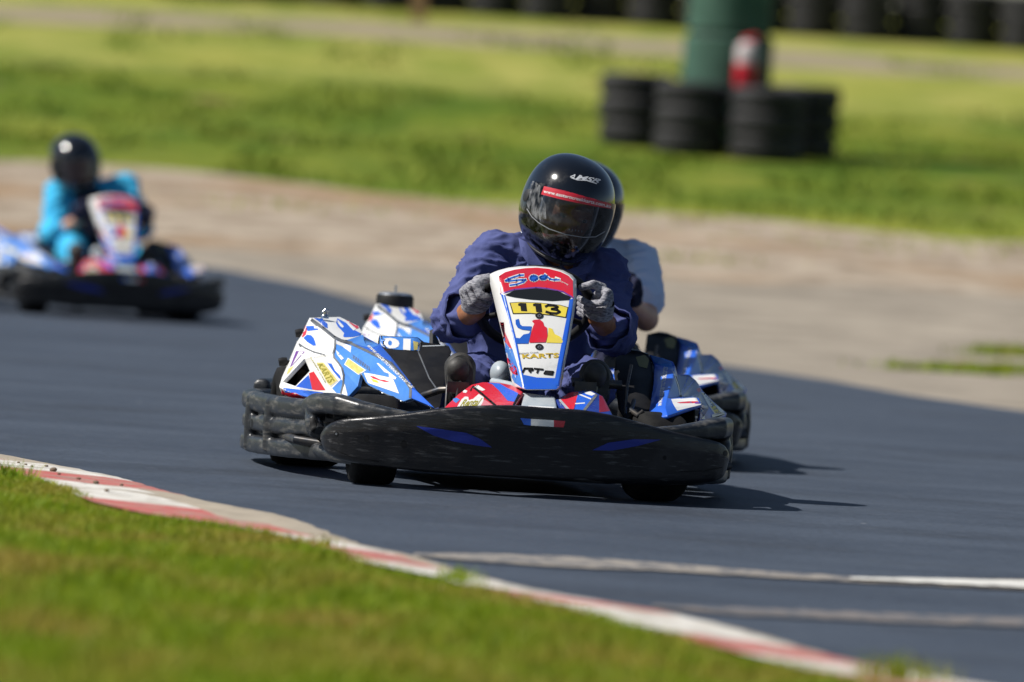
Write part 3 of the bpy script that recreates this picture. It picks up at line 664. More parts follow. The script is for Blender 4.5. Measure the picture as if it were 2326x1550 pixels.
mx2 = nd(nt, 'ShaderNodeMixShader'); L(mrv.outputs[0], mx2.inputs[0]); L(mx_.outputs[0], mx2.inputs[1]); L(df.outputs[0], mx2.inputs[2]); L(mx2.outputs[0], o_.inputs[0])

def helmet_geo(az, el, s=1.0, chin=True):       # helmet facing -Y, centre at the origin
    a, b, c = .1275, .155, .147
    e = math.cos(el); x = a * e * math.sin(az); y = -b * e * math.cos(az); z = c * math.sin(el)
    k = 1 + .05 * math.sin(2 * el) ** 2
    f = max(0, math.cos(az)) ** 1.5 * max(0, -math.sin(el) + .05)
    y -= .042 * f; x *= 1 + .02 * f
    return Vector((x, y, z)) * s * k
def make_helmet(parent, M, kids=None, logo=None):
    """M: 4x4 matrix, helmet frame -> person frame"""
    m = MB(); NA, NE = 64, 34; rings = []
    els = [R(-62 + 151.5 * i / (NE - 1)) for i in range(NE)]
    vs = [M @ helmet_geo(2 * math.pi * j / NA, e) for e in els for j in range(NA)]
    top = len(vs); fs = []
    for i in range(NE - 1):
        for j in range(NA):
            azm = ((j + .5) / NA * 360 + 180) % 360 - 180; em = math.degrees((els[i] + els[i + 1]) / 2)
            w = 74
            if abs(azm) < w and -31 < em < 24 - (abs(azm) / w) ** 2 * 6: continue
            fs.append((i * NA + j, i * NA + (j + 1) % NA, (i + 1) * NA + (j + 1) % NA, (i + 1) * NA + j))
    vs.append(M @ Vector((0, 0, .1475))); fs += [((NE - 1) * NA + j, (NE - 1) * NA + (j + 1) % NA, top) for j in range(NA)]
    me = bpy.data.meshes.new('helmet'); me.from_pydata(vs, [], fs)
    bm = bmesh.new(); bm.from_mesh(me); bmesh.ops.recalc_face_normals(bm, faces=bm.faces); bm.to_mesh(me); bm.free()
    o = link('helmet', me, parent, [HEL])
    c = M @ Vector((0, 0, 0)); t = sum((p.center - c).dot(p.normal) * p.area for p in me.polygons)
    if t < 0: me.flip_normals()
    sd = o.modifiers.new('s', 'SOLIDIFY'); sd.thickness = .012; sd.offset = -1; bake(o); smooth(o, 50)
    # visor
    mb = MB(); rows = []
    for i in range(15):
        f = i / 14
        rows.append([M @ helmet_geo(R(-86 + 172 * j / 40), R((-33 + 9 * (abs(-86 + 172 * j / 40) / 86) ** 2) * (1 - f) + (27 - 9 * (abs(-86 + 172 * j / 40) / 86) ** 2) * f), 1.018) for j in range(41)])
    mb.loft(rows, caps=False, closed=False)
    v = mb.build('visor', VIS, o, 60); sd = v.modifiers.new('s', 'SOLIDIFY'); sd.thickness = .002; sd.offset = 0; bake(v); smooth(v, 60)
    # rim trim, visor pivots, chin vent
    mb = MB(); mb.tube([M @ helmet_geo(2 * math.pi * j / 48, R(-62), 1.0) for j in range(49)], .007, 0, 8)
    mb.build('rim_trim', HELT, o)
    for sg in (-1, 1):
        mb = MB(); q = helmet_geo(sg * R(84), R(1), 1.012); mb.rev([(.001, .004), (.014, .004), (.018, .002), (.02, -.006)], M @ q, M.to_3x3() @ Vector((q.x, q.y * .6, 0)), n=20, close=False); mb.build('visor_pivot', HELT, o)
    return o, v

def blob(name, parts, M, parent, vox=.008, it=5, wr=0, seed=0, fac=.5):
    m = MB()
    for p in parts:
        if p[0] == 'c': m.capsule(*p[1:])
        elif p[0] == 'e': m.ell(*p[1:])
        elif p[0] == 't': m.tube(*p[1:])
    o = m.build(name, M, parent); remesh(o, vox, it, fac)
    if wr:
        me = o.data; nr = [v.normal.copy() for v in me.vertices]
        for v, n in zip(me.vertices, nr):
            p = v.co + Vector((seed, 0, 0))
            q = p + Vector((noise.noise(p * 6), noise.noise(p * 6 + Vector((7, 0, 0))), noise.noise(p * 6 + Vector((0, 7, 0))))) * .07
            a = 1 - abs(noise.noise(Vector((q.x * 7, q.y * 9, q.z * 17)))); b = 1 - abs(noise.noise(Vector((q.x * 18 + 9, q.y * 16, q.z * 26))))
            v.co += n * (wr * (a ** 4 - .5) + wr * .5 * (b ** 6 - .25))
        me.shade_smooth()
    return o

def make_person(fr, pose, cloth, sleeve, legs, skinm, glove=True, seed=0):
    """pose: joints in the kart's frame (x to the photo's right, y backwards, z up)"""
    root = empty('person', fr.l2w((pose['hip'].x, pose['hip'].y, .06)), fr.yaw)
    off_ = Vector((pose['hip'].x, pose['hip'].y, .06))
    P = {k: (v - off_ if isinstance(v, Vector) else v) for k, v in pose.items()}
    mid = lambda a, b, t: a.lerp(b, t)
    hip, ch, nk, hd = P['hip'], P['chest'], P['neck'], P['head']
    HM = P['hm'].copy(); HM.translation = HM.translation - off_
    # ---- body: one continuous skin surface, head with a face inside the helmet
    H3 = HM.to_3x3(); hc = HM @ Vector((0, -.01, -.012))
    def hp(x, y, z): return HM @ Vector((x, y - .01, z - .012))
    parts = [('e', hip, (.15, .12, .11)), ('c', hip, ch, .11, .13), ('c', P['shL'], P['shR'], .055, .055), ('c', mid(ch, nk, .3), nk, .10, .055), ('c', nk, hc, .052, .058),
             ('e', hc, (.074, .092, .108), H3), ('e', hp(0, -.03, -.06), (.052, .06, .05), H3), ('e', hp(0, -.092, -.02), (.013, .02, .024), H3), ('e', hp(0, -.082, -.055), (.026, .014, .009), H3),
             ('e', hp(0, -.08, .025), (.055, .02, .012), H3), ('e', hp(-.076, .01, -.01), (.01, .02, .03), H3), ('e', hp(.076, .01, -.01), (.01, .02, .03), H3)]
    for s_ in 'LR':
        parts += [('c', P['sh' + s_], P['el' + s_], .05, .042), ('c', P['el' + s_], P['wr' + s_], .042, .029), ('c', P['wr' + s_], P['hand' + s_], .024, .014)]
        hj = hip + Vector((.09 * (-1 if s_ == 'L' else 1), -.03, -.02))
        parts += [('c', hj, P['kn' + s_], .075, .055), ('c', P['kn' + s_], P['an' + s_], .05, .036), ('c', P['an' + s_], P['toe' + s_], .034, .026)]
    body = blob('body', parts, skinm, root, .006, 3)
    eyeM = mat('eye white', (.32, .29, .27), .4)
    for sx in (-.031, .031):
        m_ = MB(); m_.ell(hp(sx, -.079, .004), (.011, .009, .0065), H3, 0, 14, 9); m_.ell(hp(sx, -.086, .004), (.0055, .003, .0055), H3, 1, 12, 7); m_.build('eye', [eyeM, BLK], body)
    # ---- clothing
    def sleeves(par, long_, gar):
        for s_ in 'LR':
            a, b, c = P['sh' + s_], P['el' + s_], P['wr' + s_]
            if long_:
                e = mid(b, c, .42)
                par += [('c', a, mid(a, b, .5), .076, .070), ('c', mid(a, b, .5), b, .070, .066), ('c', b, e, .066, .056)]
            else: par += [('c', a, mid(a, b, .62), .082, .075)]
    par = [('e', hip + Vector((0, 0, .02)), (.175, .15, .13)), ('c', hip, ch, .135, .15), ('e', mid(hip, ch, .75), (.185, .13, .17)), ('c', P['shL'], P['shR'], .072, .072), ('c', ch, mid(ch, nk, .7), .13, .085), ('c', P['shL'] + Vector((.05, 0, .0)), nk + Vector((-.02, .03, -.035)), .07, .06), ('c', P['shR'] + Vector((-.05, 0, .0)), nk + Vector((.02, .03, -.035)), .07, .06)]
    sleeves(par, sleeve, cloth)
    lp = []
    for s_ in 'LR':
        hj = hip + Vector((.1 * (-1 if s_ == 'L' else 1), -.02, -.01))
        lp += [('c', hj, P['kn' + s_], .098, .075), ('c', P['kn' + s_], mid(P['kn' + s_], P['an' + s_], .85), .072, .052)]
    if legs is cloth: o = blob('overalls', par + lp, cloth, root, .0065, 3, .016, seed)
    else:
        blob('shirt', par, cloth, root, .0075, 4, .010, seed); blob('trousers', lp + [('e', hip, (.18, .155, .12))], legs, root, .008, 4, .009, seed + 3)
    if sleeve:      # turned cuffs standing open round the forearms
        for s_ in 'LR':
            b, c = P['el' + s_], P['wr' + s_]; t = (c - b).normalized(); e = mid(b, c, .42); x = t.orthogonal().normalized(); y = t.cross(x)
            rings = []
            for h_, r_ in ((-.05, .060), (-.02, .064), (.0, .066), (.022, .068), (.024, .064), (.0, .061), (-.03, .057)):
                rings.append([e + t * h_ + (x * math.cos(q) + y * math.sin(q)) * (r_ + .006 * math.sin(3 * q + seed) + .004 * math.sin(7 * q)) for q in [2 * math.pi * k / 28 for k in range(28)]])
            m_ = MB(); m_.loft(rings, caps=False); m_.build('cuff', cloth, root, 60)
    # collar
    up = (hc - nk).normalized(); x = Vector((1, 0, 0)); x = (x - up * x.dot(up)).normalized(); y = up.cross(x)
    m_ = MB(); rings = []
    for h_, r_ in ((-.03, .078), (.01, .074), (.04, .080), (.02, .094), (-.03, .112), (-.035, .106), (.01, .088)):
        ring_ = []
        for k in range(30):
            q = 2 * math.pi * (k + .5) / 30 - math.pi / 2; gap = max(0, 1 - abs(((k + .5) / 30 * 360 + 180) % 360 - 180) / 40)
            ring_.append(nk + up * (h_ - .06 * gap) + (x * math.cos(q) + y * math.sin(q)) * (r_ + .01 * gap))
        rings.append(ring_)
    m_.loft(rings, caps=False); c_ = m_.build('collar', cloth if sleeve else cloth, root, 60)
    if cloth is SUIT:   # zip down the chest
        bm = bmesh.new(); bm.from_mesh(o.data); bv = BVHTree.FromBMesh(bm); bm.free(); pts = []
        for k in range(12):
            f = k / 11; st0 = nk.lerp(hip, f) + Vector((.0, -.6, 0)); h_ = bv.ray_cast(st0, Vector((0, 1, 0)))
            if h_[0]: pts.append(h_[0] + Vector((0, -.002, 0)))
        m_ = MB(); m_.tube(pts, .004, 0, 8); m_.build('zip', mat('zip tape', (.12, .13, .2), .6), root)
    # ---- gloves with five fingers closed on the wheel rim
    for s_ in 'LR':
        sg = -1 if s_ == 'L' else 1
        pc, tn, nr_ = P['rim' + s_], P['tan' + s_], pose['wn']; outw = P['out' + s_]
        gp = []
        pal = pc + outw * .030 + nr_ * .012
        gp += [('c', pal + tn * .026, pal - tn * .026, .021, .022), ('c', pal + tn * .02 + outw * .012, pal - tn * .024 + outw * .012 + nr_ * .01, .018, .020), ('c', pal, pal.lerp(P['wr' + s_], .42), .030, .035), ('c', pal - tn * .02, pal.lerp(P['wr' + s_], .42), .028, .034)]
        for k, (d, ln) in enumerate(((.036, .95), (.013, 1.05), (-.010, 1.0), (-.032, .85))):
            b = pc + tn * d; j0 = b + outw * .044 * ln + nr_ * .004; j1 = b + outw * .032 * ln - nr_ * .034 * ln; j2 = b - outw * .006 - nr_ * .037 * ln; j3 = b - outw * .028 - nr_ * .014
            gp += [('c', pal + tn * d * .9 + outw * .010, j0, .0125, .0122), ('c', j0, j1, .0122, .0112), ('c', j1, j2, .0112, .0104), ('c', j2, j3, .0104, .0090)]
        th0 = pal + tn * .028 + nr_ * .018; th1 = pc + tn * .052 + outw * .008 + nr_ * .026; th2 = pc + tn * .056 - outw * .022 + nr_ * .012
        gp += [('c', th0, th1, .0150, .0125), ('c', th1, th2, .0125, .0105)]
        gm = KNIT if glove else DARKC
        g_ = blob('glove', gp, gm, root, .0034, 2, 0, 0)
        for v in g_.data.vertices:
            v.co += Vector((noise.noise(v.co * 120), noise.noise(v.co * 120 + Vector((3, 0, 0))), noise.noise(v.co * 120 + Vector((0, 3, 0))))) * .0012
        w_ = pal.lerp(P['wr' + s_], .45); t = (P['wr' + s_] - pal).normalized(); x = t.orthogonal().normalized(); y = t.cross(x)
        m_ = MB(); m_.loft([[w_ + t * h_ + (x * math.cos(q) + y * math.sin(q)) * r_ for q in [2 * math.pi * k / 24 for k in range(24)]] for h_, r_ in ((-.02, .036), (-.01, .0385), (.012, .039), (.02, .041), (.024, .039), (.016, .033), (-.01, .030))], caps=False); m_.build('glove_cuff', gm, g_, 60)
    # ---- shoes
    for s_ in 'LR':
        a, t_ = P['an' + s_], P['toe' + s_]
        m_ = MB(); d = (t_ - a).normalized(); side = Vector((1, 0, 0)); nrm_ = d.cross(side).normalized()
        m_.capsule(a + Vector((0, .01, -.03)), t_, .038, .033); m_.capsule(a, a + Vector((0, .03, .05)), .042, .046)
        o = m_.build('shoe', SHOE, root); remesh(o, .006, 3)
        m_ = MB(); fwd = (t_ - a).normalized(); back = Vector((0, -1, .25)).normalized()
        for f, w_, h_ in ((.0, .030, .0),): pass
        base = a.lerp(t_, .5) + Vector((0, -.035, 0))
        ringA = [base + Vector((.035 * math.cos(q) * (1 + .12 * math.sin(q)), 0, 0)) + Vector((0, .02, .075)).normalized() * (.066 * math.sin(q)) for q in [2 * math.pi * k / 24 for k in range(24)]]
        m_.loft([ringA, [q + Vector((0, .018, 0)) for q in ringA]]); so = m_.build('sole', mat('shoe sole', (.025, .025, .023), .7, c2=(.055, .054, .048), scale=25), o, 40)
        m_ = MB(); m_.ell(base + Vector((-.004, -.004, .022)), (.012, .004, .022)); m_.tube([base + Vector((0, -.003, .004)), base + Vector((-.006, -.003, -.05))], .005); m_.build('sole_patch', mat('worn pale rubber', (.36, .34, .25), .7), o)
    return root, HM

wh_c = K(1215, 700, .665); wn = Vector((0, math.cos(R(46)), math.sin(R(46))))
wx = Vector((1, 0, 0)); wy = wn.cross(wx)
if wy.z < 0: wy = -wy
def rim(deg):
    q = R(deg); o_ = wx * math.cos(q) + wy * math.sin(q); t = -wx * math.sin(q) + wy * math.cos(q)
    if t.z < 0: t = -t
    return wh_c + o_ * .155, t, o_
def head_matrix(c, yaw, pitch, roll):            # yaw>0 turns the face to the photo's right, pitch>0 looks down, roll>0 leans to the photo's right
    return Matrix.Translation(c) @ Euler((0, R(roll), 0)).to_matrix().to_4x4() @ Euler((0, 0, R(yaw))).to_matrix().to_4x4() @ Euler((R(pitch), 0, 0)).to_matrix().to_4x4()
def base_pose():
    rl, tl, ol_ = rim(166); rr, tr_, or_ = rim(14)
    hc = K(1287, 470, .93)
    p = dict(hip=Vector((.02, 1.13, .16)), chest=K(1225, 690, 1.05), neck=K(1270, 600, .99), head=hc, hm=head_matrix(hc, 12, 12, 12),
             shL=K(1128, 580, 1.05), shR=K(1366, 622, 1.0), elL=K(1036, 728, .87), elR=K(1398, 760, .86), wrL=K(1082, 704, .642), wrR=K(1358, 722, .642),
             handL=K(1085, 680, .6), handR=K(1350, 690, .6), knL=K(1092, 862, .74), knR=K(1336, 872, .74), anL=K(1045, 880, .44), anR=K(1352, 895, .44), toeL=K(1040, 838, .385), toeR=K(1352, 850, .385),
             rimL=rl, rimR=rr, tanL=tl, tanR=tr_, outL=ol_, outR=or_, wn=wn)
    return p
def person_and_helmet(fr, pose, *a, **k):
    root, HM = make_person(fr, pose, *a, **k)
    # helmet pieces are built in the person's frame
    h_, v_ = make_helmet(root, HM)
    return root, h_, v_
p1, h1, v1 = person_and_helmet(F1, base_pose(), SUIT, True, SUIT, SKINB)
tag(p1, 'driver in navy overalls, black helmet with red visor strip, gripping the leading wheel', 'person', 'kart drivers')
# shirt lapels open at the neck
po = Vector((base_pose()['hip'].x, base_pose()['hip'].y, .06))
for poly in ([(1178, 540, .92), (1196, 550, .88), (1214, 572, .86), (1238, 604, .87), (1226, 614, .86), (1200, 600, .85), (1184, 575, .87)], [(1352, 590, .90), (1330, 600, .87), (1290, 612, .86), (1276, 622, .86), (1310, 628, .85), (1340, 618, .86)]):
    mb = MB(); a_ = [K(*q) - po for q in poly]; mb.loft([a_, [q + Vector((0, .008, -.002)) for q in a_]]); lo = mb.build('lapel', SUIT, p1, 40); bevel(lo, .003, 2); bake(lo); smooth(lo, 40)
# helmet marks: lettering, scuffs and a painted rim highlight
FP = Frame(0, 0, 0)
class PFrame(Frame):
    def __init__(s, root):
        s.mw = Matrix.Translation(root.location) @ Matrix.Rotation(root.rotation_euler.z, 4, 'Z'); s.inv = s.mw.inverted()
    def rayl(s, px, py): return s.inv @ CAM, (s.inv.to_3x3() @ ray(px, py)).normalized()
pf = PFrame(p1)
S = Skin(v1, [VIS], pf)
RSTR = mat('red visor strip', (.55, .012, .03), .4, coat=.3)
S.poly(Z8([(1108, 400), (1250, 432), (1400, 462), (1550, 490), (1700, 515), (1698, 600), (1540, 575), (1400, 548), (1240, 512), (1082, 472)]), RSTR, .0012, 8)
S.text('www.easterncreekkarts.com.au', *Z8([(1100, 458), (1690, 592), (1697, 562), (1108, 428)]), WHITE, .002, bold=.012, step=8)
SCF = bpy.data.materials.new('visor scuffs'); SCF.use_nodes = True
nt = SCF.node_tree; nt.nodes.clear(); L = nt.links.new
o_ = nd(nt, 'ShaderNodeOutputMaterial'); tr = nd(nt, 'ShaderNodeBsdfTransparent'); df = nd(nt, 'ShaderNodeBsdfDiffuse'); df.inputs[0].default_value = (.34, .35, .36, 1)
tcv = nd(nt, 'ShaderNodeTexCoord'); mpv = nd(nt, 'ShaderNodeMapping'); mpv.inputs['Scale'].default_value = (2.2, 2.2, .7); L(tcv.outputs['Object'], mpv.inputs['Vector']); nv = nd(nt, 'ShaderNodeTexNoise'); nv.inputs['Scale'].default_value = 38; nv.inputs['Detail'].default_value = 9; L(mpv.outputs[0], nv.inputs['Vector'])
mrv = nd(nt, 'ShaderNodeMapRange'); mrv.inputs[1].default_value = .42; mrv.inputs[2].default_value = .72; mrv.inputs[4].default_value = .75; L(nv.outputs['Fac'], mrv.inputs[0]); mxv = nd(nt, 'ShaderNodeMixShader'); L(mrv.outputs[0], mxv.inputs[0]); L(tr.outputs[0], mxv.inputs[1]); L(df.outputs[0], mxv.inputs[2]); L(mxv.outputs[0], o_.inputs[0])
S.poly(Z8([(955, 372), (1000, 345), (1075, 395), (1082, 472), (1120, 560), (1128, 690), (1060, 700), (985, 640), (950, 540)]), SCF, .0009, 6)
S.line(Z8([(958, 600), (1000, 668), (1060, 722), (1150, 775), (1300, 826), (1450, 850), (1560, 846), (1640, 800)]), 1.7, mat('visor edge highlight', (.30, .31, .33), .4), .0016, 5)  # highlight along the visor's lower rim, painted as a pale line
for k in range(5): S.disc(Z8([(1330 + 27 * k, 782 + 4 * k)])[0], 1.2, GREYP, .0015, 8, ry=2.4)
S.done()
S = Skin(h1, [HEL], pf)
LOGOW = mat('silver helmet lettering', (.55, .57, .6), .35)
S.text('MSR', *Z8([(1385, 338), (1590, 372), (1612, 340), (1395, 296)]), LOGOW, .0012, bold=.03, shear=.3, step=6)
S.line(Z8([(1340, 318), (1380, 300), (1370, 325), (1345, 325), (1400, 345), (1480, 350), (1570, 378)]), 2, LOGOW, .0014, 6)
S.done()

# second driver, close behind
ps = base_pose(); ps['head'] = ps['head'] + Vector((-.068, 0, -.008)); ps['hm'].translation = ps['head']; ps['neck'] = ps['neck'] + Vector((-.04, 0, 0))
p2, h2, v2 = person_and_helmet(F2, ps, TEE, False, DARKC, SKINP, glove=False, seed=4)
tag(p2, 'driver in pale tee shirt and black helmet, half hidden behind the leading driver', 'person', 'kart drivers')
# third driver, upright and leaning to the photo's left
ps = base_pose()
hc = F3.K(170, 370, .95)
ps.update(head=hc, hm=head_matrix(hc, -4, 14, -14), neck=F3.K(190, 433, 1.0), chest=F3.K(215, 500, 1.05), shL=F3.K(135, 440, 1.05), shR=F3.K(285, 430, 1.0), elL=F3.K(118, 535, .92), elR=F3.K(312, 520, .88))
ps['knL'] = ps['knL'] + Vector((-.04, 0, .05))
p3, h3, v3 = person_and_helmet(F3, ps, CYAN, True, CYAN, SKINP, glove=False, seed=9)
tag(p3, 'blurred driver in bright blue overalls and black helmet, leaning in the kart at the left', 'person', 'kart drivers')
# dark vest on the third driver
P3o = Vector((ps['hip'].x, ps['hip'].y, .06))
v_ = blob('vest', [('e', ps['chest'].lerp(ps['hip'], .25) - P3o + Vector((.0, -.035, 0)), (.15, .14, .17)), ('c', ps['chest'] - P3o + Vector((0, -.03, 0)), ps['neck'] - P3o + Vector((.01, -.03, -.03)), .13, .085)], DARKC, p3, .008, 4, .008, 2)

# ================================================================== GROUND
GR = bpy.data.materials.new('meadow grass'); GR.use_nodes = True
nt = GR.node_tree; L = nt.links.new; p = nt.nodes['Principled BSDF']; p.inputs['Roughness'].default_value = .9; p.inputs['Specular IOR Level'].default_value = .15
tc = nd(nt, 'ShaderNodeTexCoord')
def gn(scale, st=(1, 1, 1), det=5):
    mp = nd(nt, 'ShaderNodeMapping'); mp.inputs['Scale'].default_value = st; L(tc.outputs['Object'], mp.inputs['Vector'])
    n = nd(nt, 'ShaderNodeTexNoise'); n.inputs['Scale'].default_value = scale; n.inputs['Detail'].default_value = det; n.inputs['Roughness'].default_value = .6; L(mp.outputs[0], n.inputs['Vector']); return n.outputs['Fac']
def gm(fac, lo, hi, a, b):
    mr = nd(nt, 'ShaderNodeMapRange'); mr.inputs[1].default_value = lo; mr.inputs[2].default_value = hi; L(fac, mr.inputs[0])
    mx = nd(nt, 'ShaderNodeMix', data_type='RGBA'); L(mr.outputs[0], mx.inputs['Factor'])
    for s_, v in (('A', a), ('B', b)):
        if isinstance(v, tuple): mx.inputs[s_].default_value = (*v, 1)
        else: L(v, mx.inputs[s_])
    return mx.outputs['Result']
sx = nd(nt, 'ShaderNodeSeparateXYZ'); L(tc.outputs['Object'], sx.inputs[0])
wob = nd(nt, 'ShaderNodeMath', operation='MULTIPLY_ADD'); L(gn(.25), wob.inputs[0]); wob.inputs[1].default_value = 7; L(sx.outputs['Y'], wob.inputs[2])
# lusher in the hollow, drier up the bank: real belts of different turf along the bank
c_l = gm(gn(1.2, (1, .4, 1), 8), .38, .62, (.050, .105, .006), (.125, .175, .012))
c_d = gm(gn(1.3, (1, .4, 1), 8), .38, .62, (.19, .235, .035), (.35, .34, .085))
c_h = gm(gn(1.1, (1, .4, 1), 8), .38, .62, (.10, .165, .012), (.23, .25, .035))
def belt(y0, y1, a, b):
    mr = nd(nt, 'ShaderNodeMapRange'); mr.inputs[1].default_value = y0; mr.inputs[2].default_value = y1; L(wob.outputs[0], mr.inputs[0])
    mx = nd(nt, 'ShaderNodeMix', data_type='RGBA'); L(mr.outputs[0], mx.inputs['Factor']); L(a, mx.inputs['A']); L(b, mx.inputs['B']); return mx.outputs['Result']
c = belt(66, 69, c_h, c_l); c = belt(82, 86, c, c_d)
c = gm(gn(.45, (1, .7, 1), 6), .47, .72, c, gm(gn(1.7), .3, .7, (.17, .22, .014), (.34, .32, .06)))
c = gm(gn(.9, det=8), .62, .75, c, (.30, .20, .09))
L(c, p.inputs['Base Color'])
bp = nd(nt, 'ShaderNodeBump'); bp.inputs['Distance'].default_value = .05; L(gn(9, det=8), bp.inputs['Height']); L(bp.outputs[0], p.inputs['Normal'])

def sheet(name, xs, near, far, lift, M, rows=140, jit=0, kind='structure'):
    vs, fs = [], []
    for i, x in enumerate(xs):
        a, b = near[i], far[i]
        for k in range(rows + 1):
            Y = a + (b - a) * k / rows; vs.append((x, Y, zf(Y) + lift))
    for i in range(len(xs) - 1):
        for k in range(rows):
            o0 = i * (rows + 1) + k; fs.append((o0, o0 + rows + 1, o0 + rows + 2, o0 + 1))
    me = bpy.data.meshes.new(name); me.from_pydata(vs, [], fs); me.shade_smooth()
    o = link(name, me, None, [M]); tag(o, kind=kind); return o
# terrain
ys = sorted(set([-60, -20, 0] + [10 + .5 * i for i in range(260)] + [150, 200, 300, 400, 800, 1500, 3000]))
vs, fs = [], []; xr = [-2000, -400, -120, -60, -30, -15, -6, 0, 6, 15, 30, 60, 120, 400, 2000]
for Y in ys:
    for x in xr: vs.append((x, Y, zf(Y) - .016))
n_ = len(xr)
for i in range(len(ys) - 1):
    for j in range(n_ - 1): fs.append((i * n_ + j, i * n_ + j + 1, (i + 1) * n_ + j + 1, (i + 1) * n_ + j))
me = bpy.data.meshes.new('ground'); me.from_pydata(vs, [], fs); me.shade_smooth(); tag(link('ground', me, None, [GR]), kind='structure')

def curve_from_px(pts):                      # photo points on the ground -> Y(x) by interpolation, level outside
    w = sorted([ground(*q) for q in pts], key=lambda v: v.x); X = [v.x for v in w]; Yv = [v.y for v in w]
    return lambda x: float(np.interp(x, X, Yv))
gx = [-60, -40, -25, -15, -10] + [-8 + .25 * i for i in range(65)] + [10, 15, 25, 40, 60]
asf = curve_from_px([(-400, 575), (0, 583), (300, 596), (500, 612), (700, 648), (850, 690), (1000, 722), (1700, 838), (1850, 858), (2000, 888), (2326, 934), (2700, 985)])
runf = curve_from_px([(-400, 535), (0, 548), (300, 556), (500, 565), (800, 590), (1400, 632), (1700, 645), (2000, 655), (2326, 668), (2700, 680)])
graf = curve_from_px([(-400, 345), (0, 362), (300, 382), (600, 408), (900, 440), (1200, 462), (1600, 492), (2000, 520), (2326, 545), (2700, 570)])
jn = lambda x, s, a: noise.noise(Vector((x * s, 3.3, 0))) * a + noise.noise(Vector((x * s * 3, 9, 0))) * a * .5
ASPH = bpy.data.materials.new('track asphalt'); ASPH.use_nodes = True
nt = ASPH.node_tree; L = nt.links.new; p = nt.nodes['Principled BSDF']; p.inputs['Roughness'].default_value = .62; p.inputs['Specular IOR Level'].default_value = .35
tc = nd(nt, 'ShaderNodeTexCoord')
c = gm(gn(1.3, (.6, 1.1, 1), 9), .36, .66, (.040, .053, .077), (.064, .082, .113))  # blue of the sky's grazing reflection is put into the asphalt colours
c = gm(gn(1.2, (.8, .8, 1), 9), .52, .72, c, (.034, .042, .057))
c = gm(gn(16, det=8), .55, .75, c, (.088, .104, .132))
c = gm(gn(60, det=4), .5, .72, c, (.025, .028, .034))
vo = nd(nt, 'ShaderNodeTexVoronoi'); vo.inputs['Scale'].default_value = 3; L(tc.outputs['Object'], vo.inputs['Vector'])
mr = nd(nt, 'ShaderNodeMapRange'); mr.inputs[1].default_value = .03; mr.inputs[2].default_value = .018; L(vo.outputs['Distance'], mr.inputs[0])
mx = nd(nt, 'ShaderNodeMix', data_type='RGBA'); L(mr.outputs[0], mx.inputs['Factor']); L(c, mx.inputs['A']); mx.inputs['B'].default_value = (.35, .36, .38, 1)
L(mx.outputs['Result'], p.inputs['Base Color'])
bp = nd(nt, 'ShaderNodeBump'); bp.inputs['Distance'].default_value = .002; L(gn(160, det=4), bp.inputs['Height']); L(bp.outputs[0], p.inputs['Normal'])
GRAV = mat('gravel', (.25, .19, .13), .9, c2=(.48, .40, .31), scale=3.0, stretch=(1, .6, 1), lo=.38, hi=.62, detail=10, bump=.03, bscale=22, c3=(.31, .185, .085), scale3=.35, lo3=.5, hi3=.68)
RUN = mat('old paving', (.21, .18, .14), .9, c2=(.33, .285, .225), scale=2.4, stretch=(.8, .8, 1), lo=.38, hi=.62, detail=9, bump=.006, bscale=40)
sheet('gravel_verge', gx, [asf(x) - 1.5 for x in gx], [graf(x) + jn(x, .5, 1.0) for x in gx], -.010, GRAV, 160)
sheet('old_paving', gx, [asf(x) - 1.2 for x in gx], [runf(x) + jn(x, .4, .8) for x in gx], -.005, RUN, 120)
# kerb lines
ko = [(-500, 960), (-200, 1000), (0, 1033), (130, 1058), (262, 1084), (395, 1122), (480, 1143), (620, 1168), (690, 1188), (760, 1218), (850, 1248), (950, 1268), (1080, 1308), (1200, 1340), (1330, 1366), (1450, 1384), (1540, 1398), (1700, 1436), (1900, 1496), (2060, 1530), (2300, 1572), (2700, 1640)]
ki = [(-700, 945), (-200, 1035), (0, 1068), (130, 1103), (220, 1138), (330, 1163), (480, 1186), (560, 1197), (690, 1224), (760, 1250), (850, 1276), (1000, 1306), (1060, 1324), (1150, 1342), (1300, 1376), (1440, 1418), (1650, 1466), (1900, 1528), (1980, 1550), (2300, 1620), (2700, 1690)]
ow = sorted([ground(*q) for q in ko], key=lambda v: v.y); iw = sorted([level(q[0] + 6, q[1] - 7, .036) for q in ki], key=lambda v: v.y)
kox = lambda Y: float(np.interp(Y, [v.y for v in ow], [v.x for v in ow])); kix = lambda Y: float(np.interp(Y, [v.y for v in iw], [v.x for v in iw]))
Y0, Y1 = ow[0].y, ow[-1].y
# asphalt: from far edge down to below the camera, right of the kerb (kerb laid over its edge)
sheet('track', gx, [-20 for x in gx], [asf(x) + jn(x, .6, .25) for x in gx], 0, ASPH, 200)
# infield turf bed left of the kerb, standing a little above the track
TURF = mat('turf soil', (.10, .095, .03), .95, c2=(.075, .11, .02), scale=6, lo=.35, hi=.65, bump=.01, bscale=40)
vs, fs = [], []
yy = [Y0 - 14 + (Y1 + 6 - Y0 + 14) * i / 160 for i in range(161)]
for Y in yy:
    xi = kix(min(max(Y, Y0), Y1)) + (0 if Y > Y0 else -(Y - Y0) * .27) - (0 if Y < Y1 else (Y - Y1) * .3)
    for f in (0, .02, .2, .5, 1): vs.append((xi + .02 - 9 * f, Y, .010))
for i in range(160):
    for j in range(4): fs.append((i * 5 + j, i * 5 + j + 1, (i + 1) * 5 + j + 1, (i + 1) * 5 + j))
me = bpy.data.meshes.new('infield'); me.from_pydata(vs, [], fs); me.shade_smooth(); tag(link('infield', me, None, [TURF]), kind='structure')
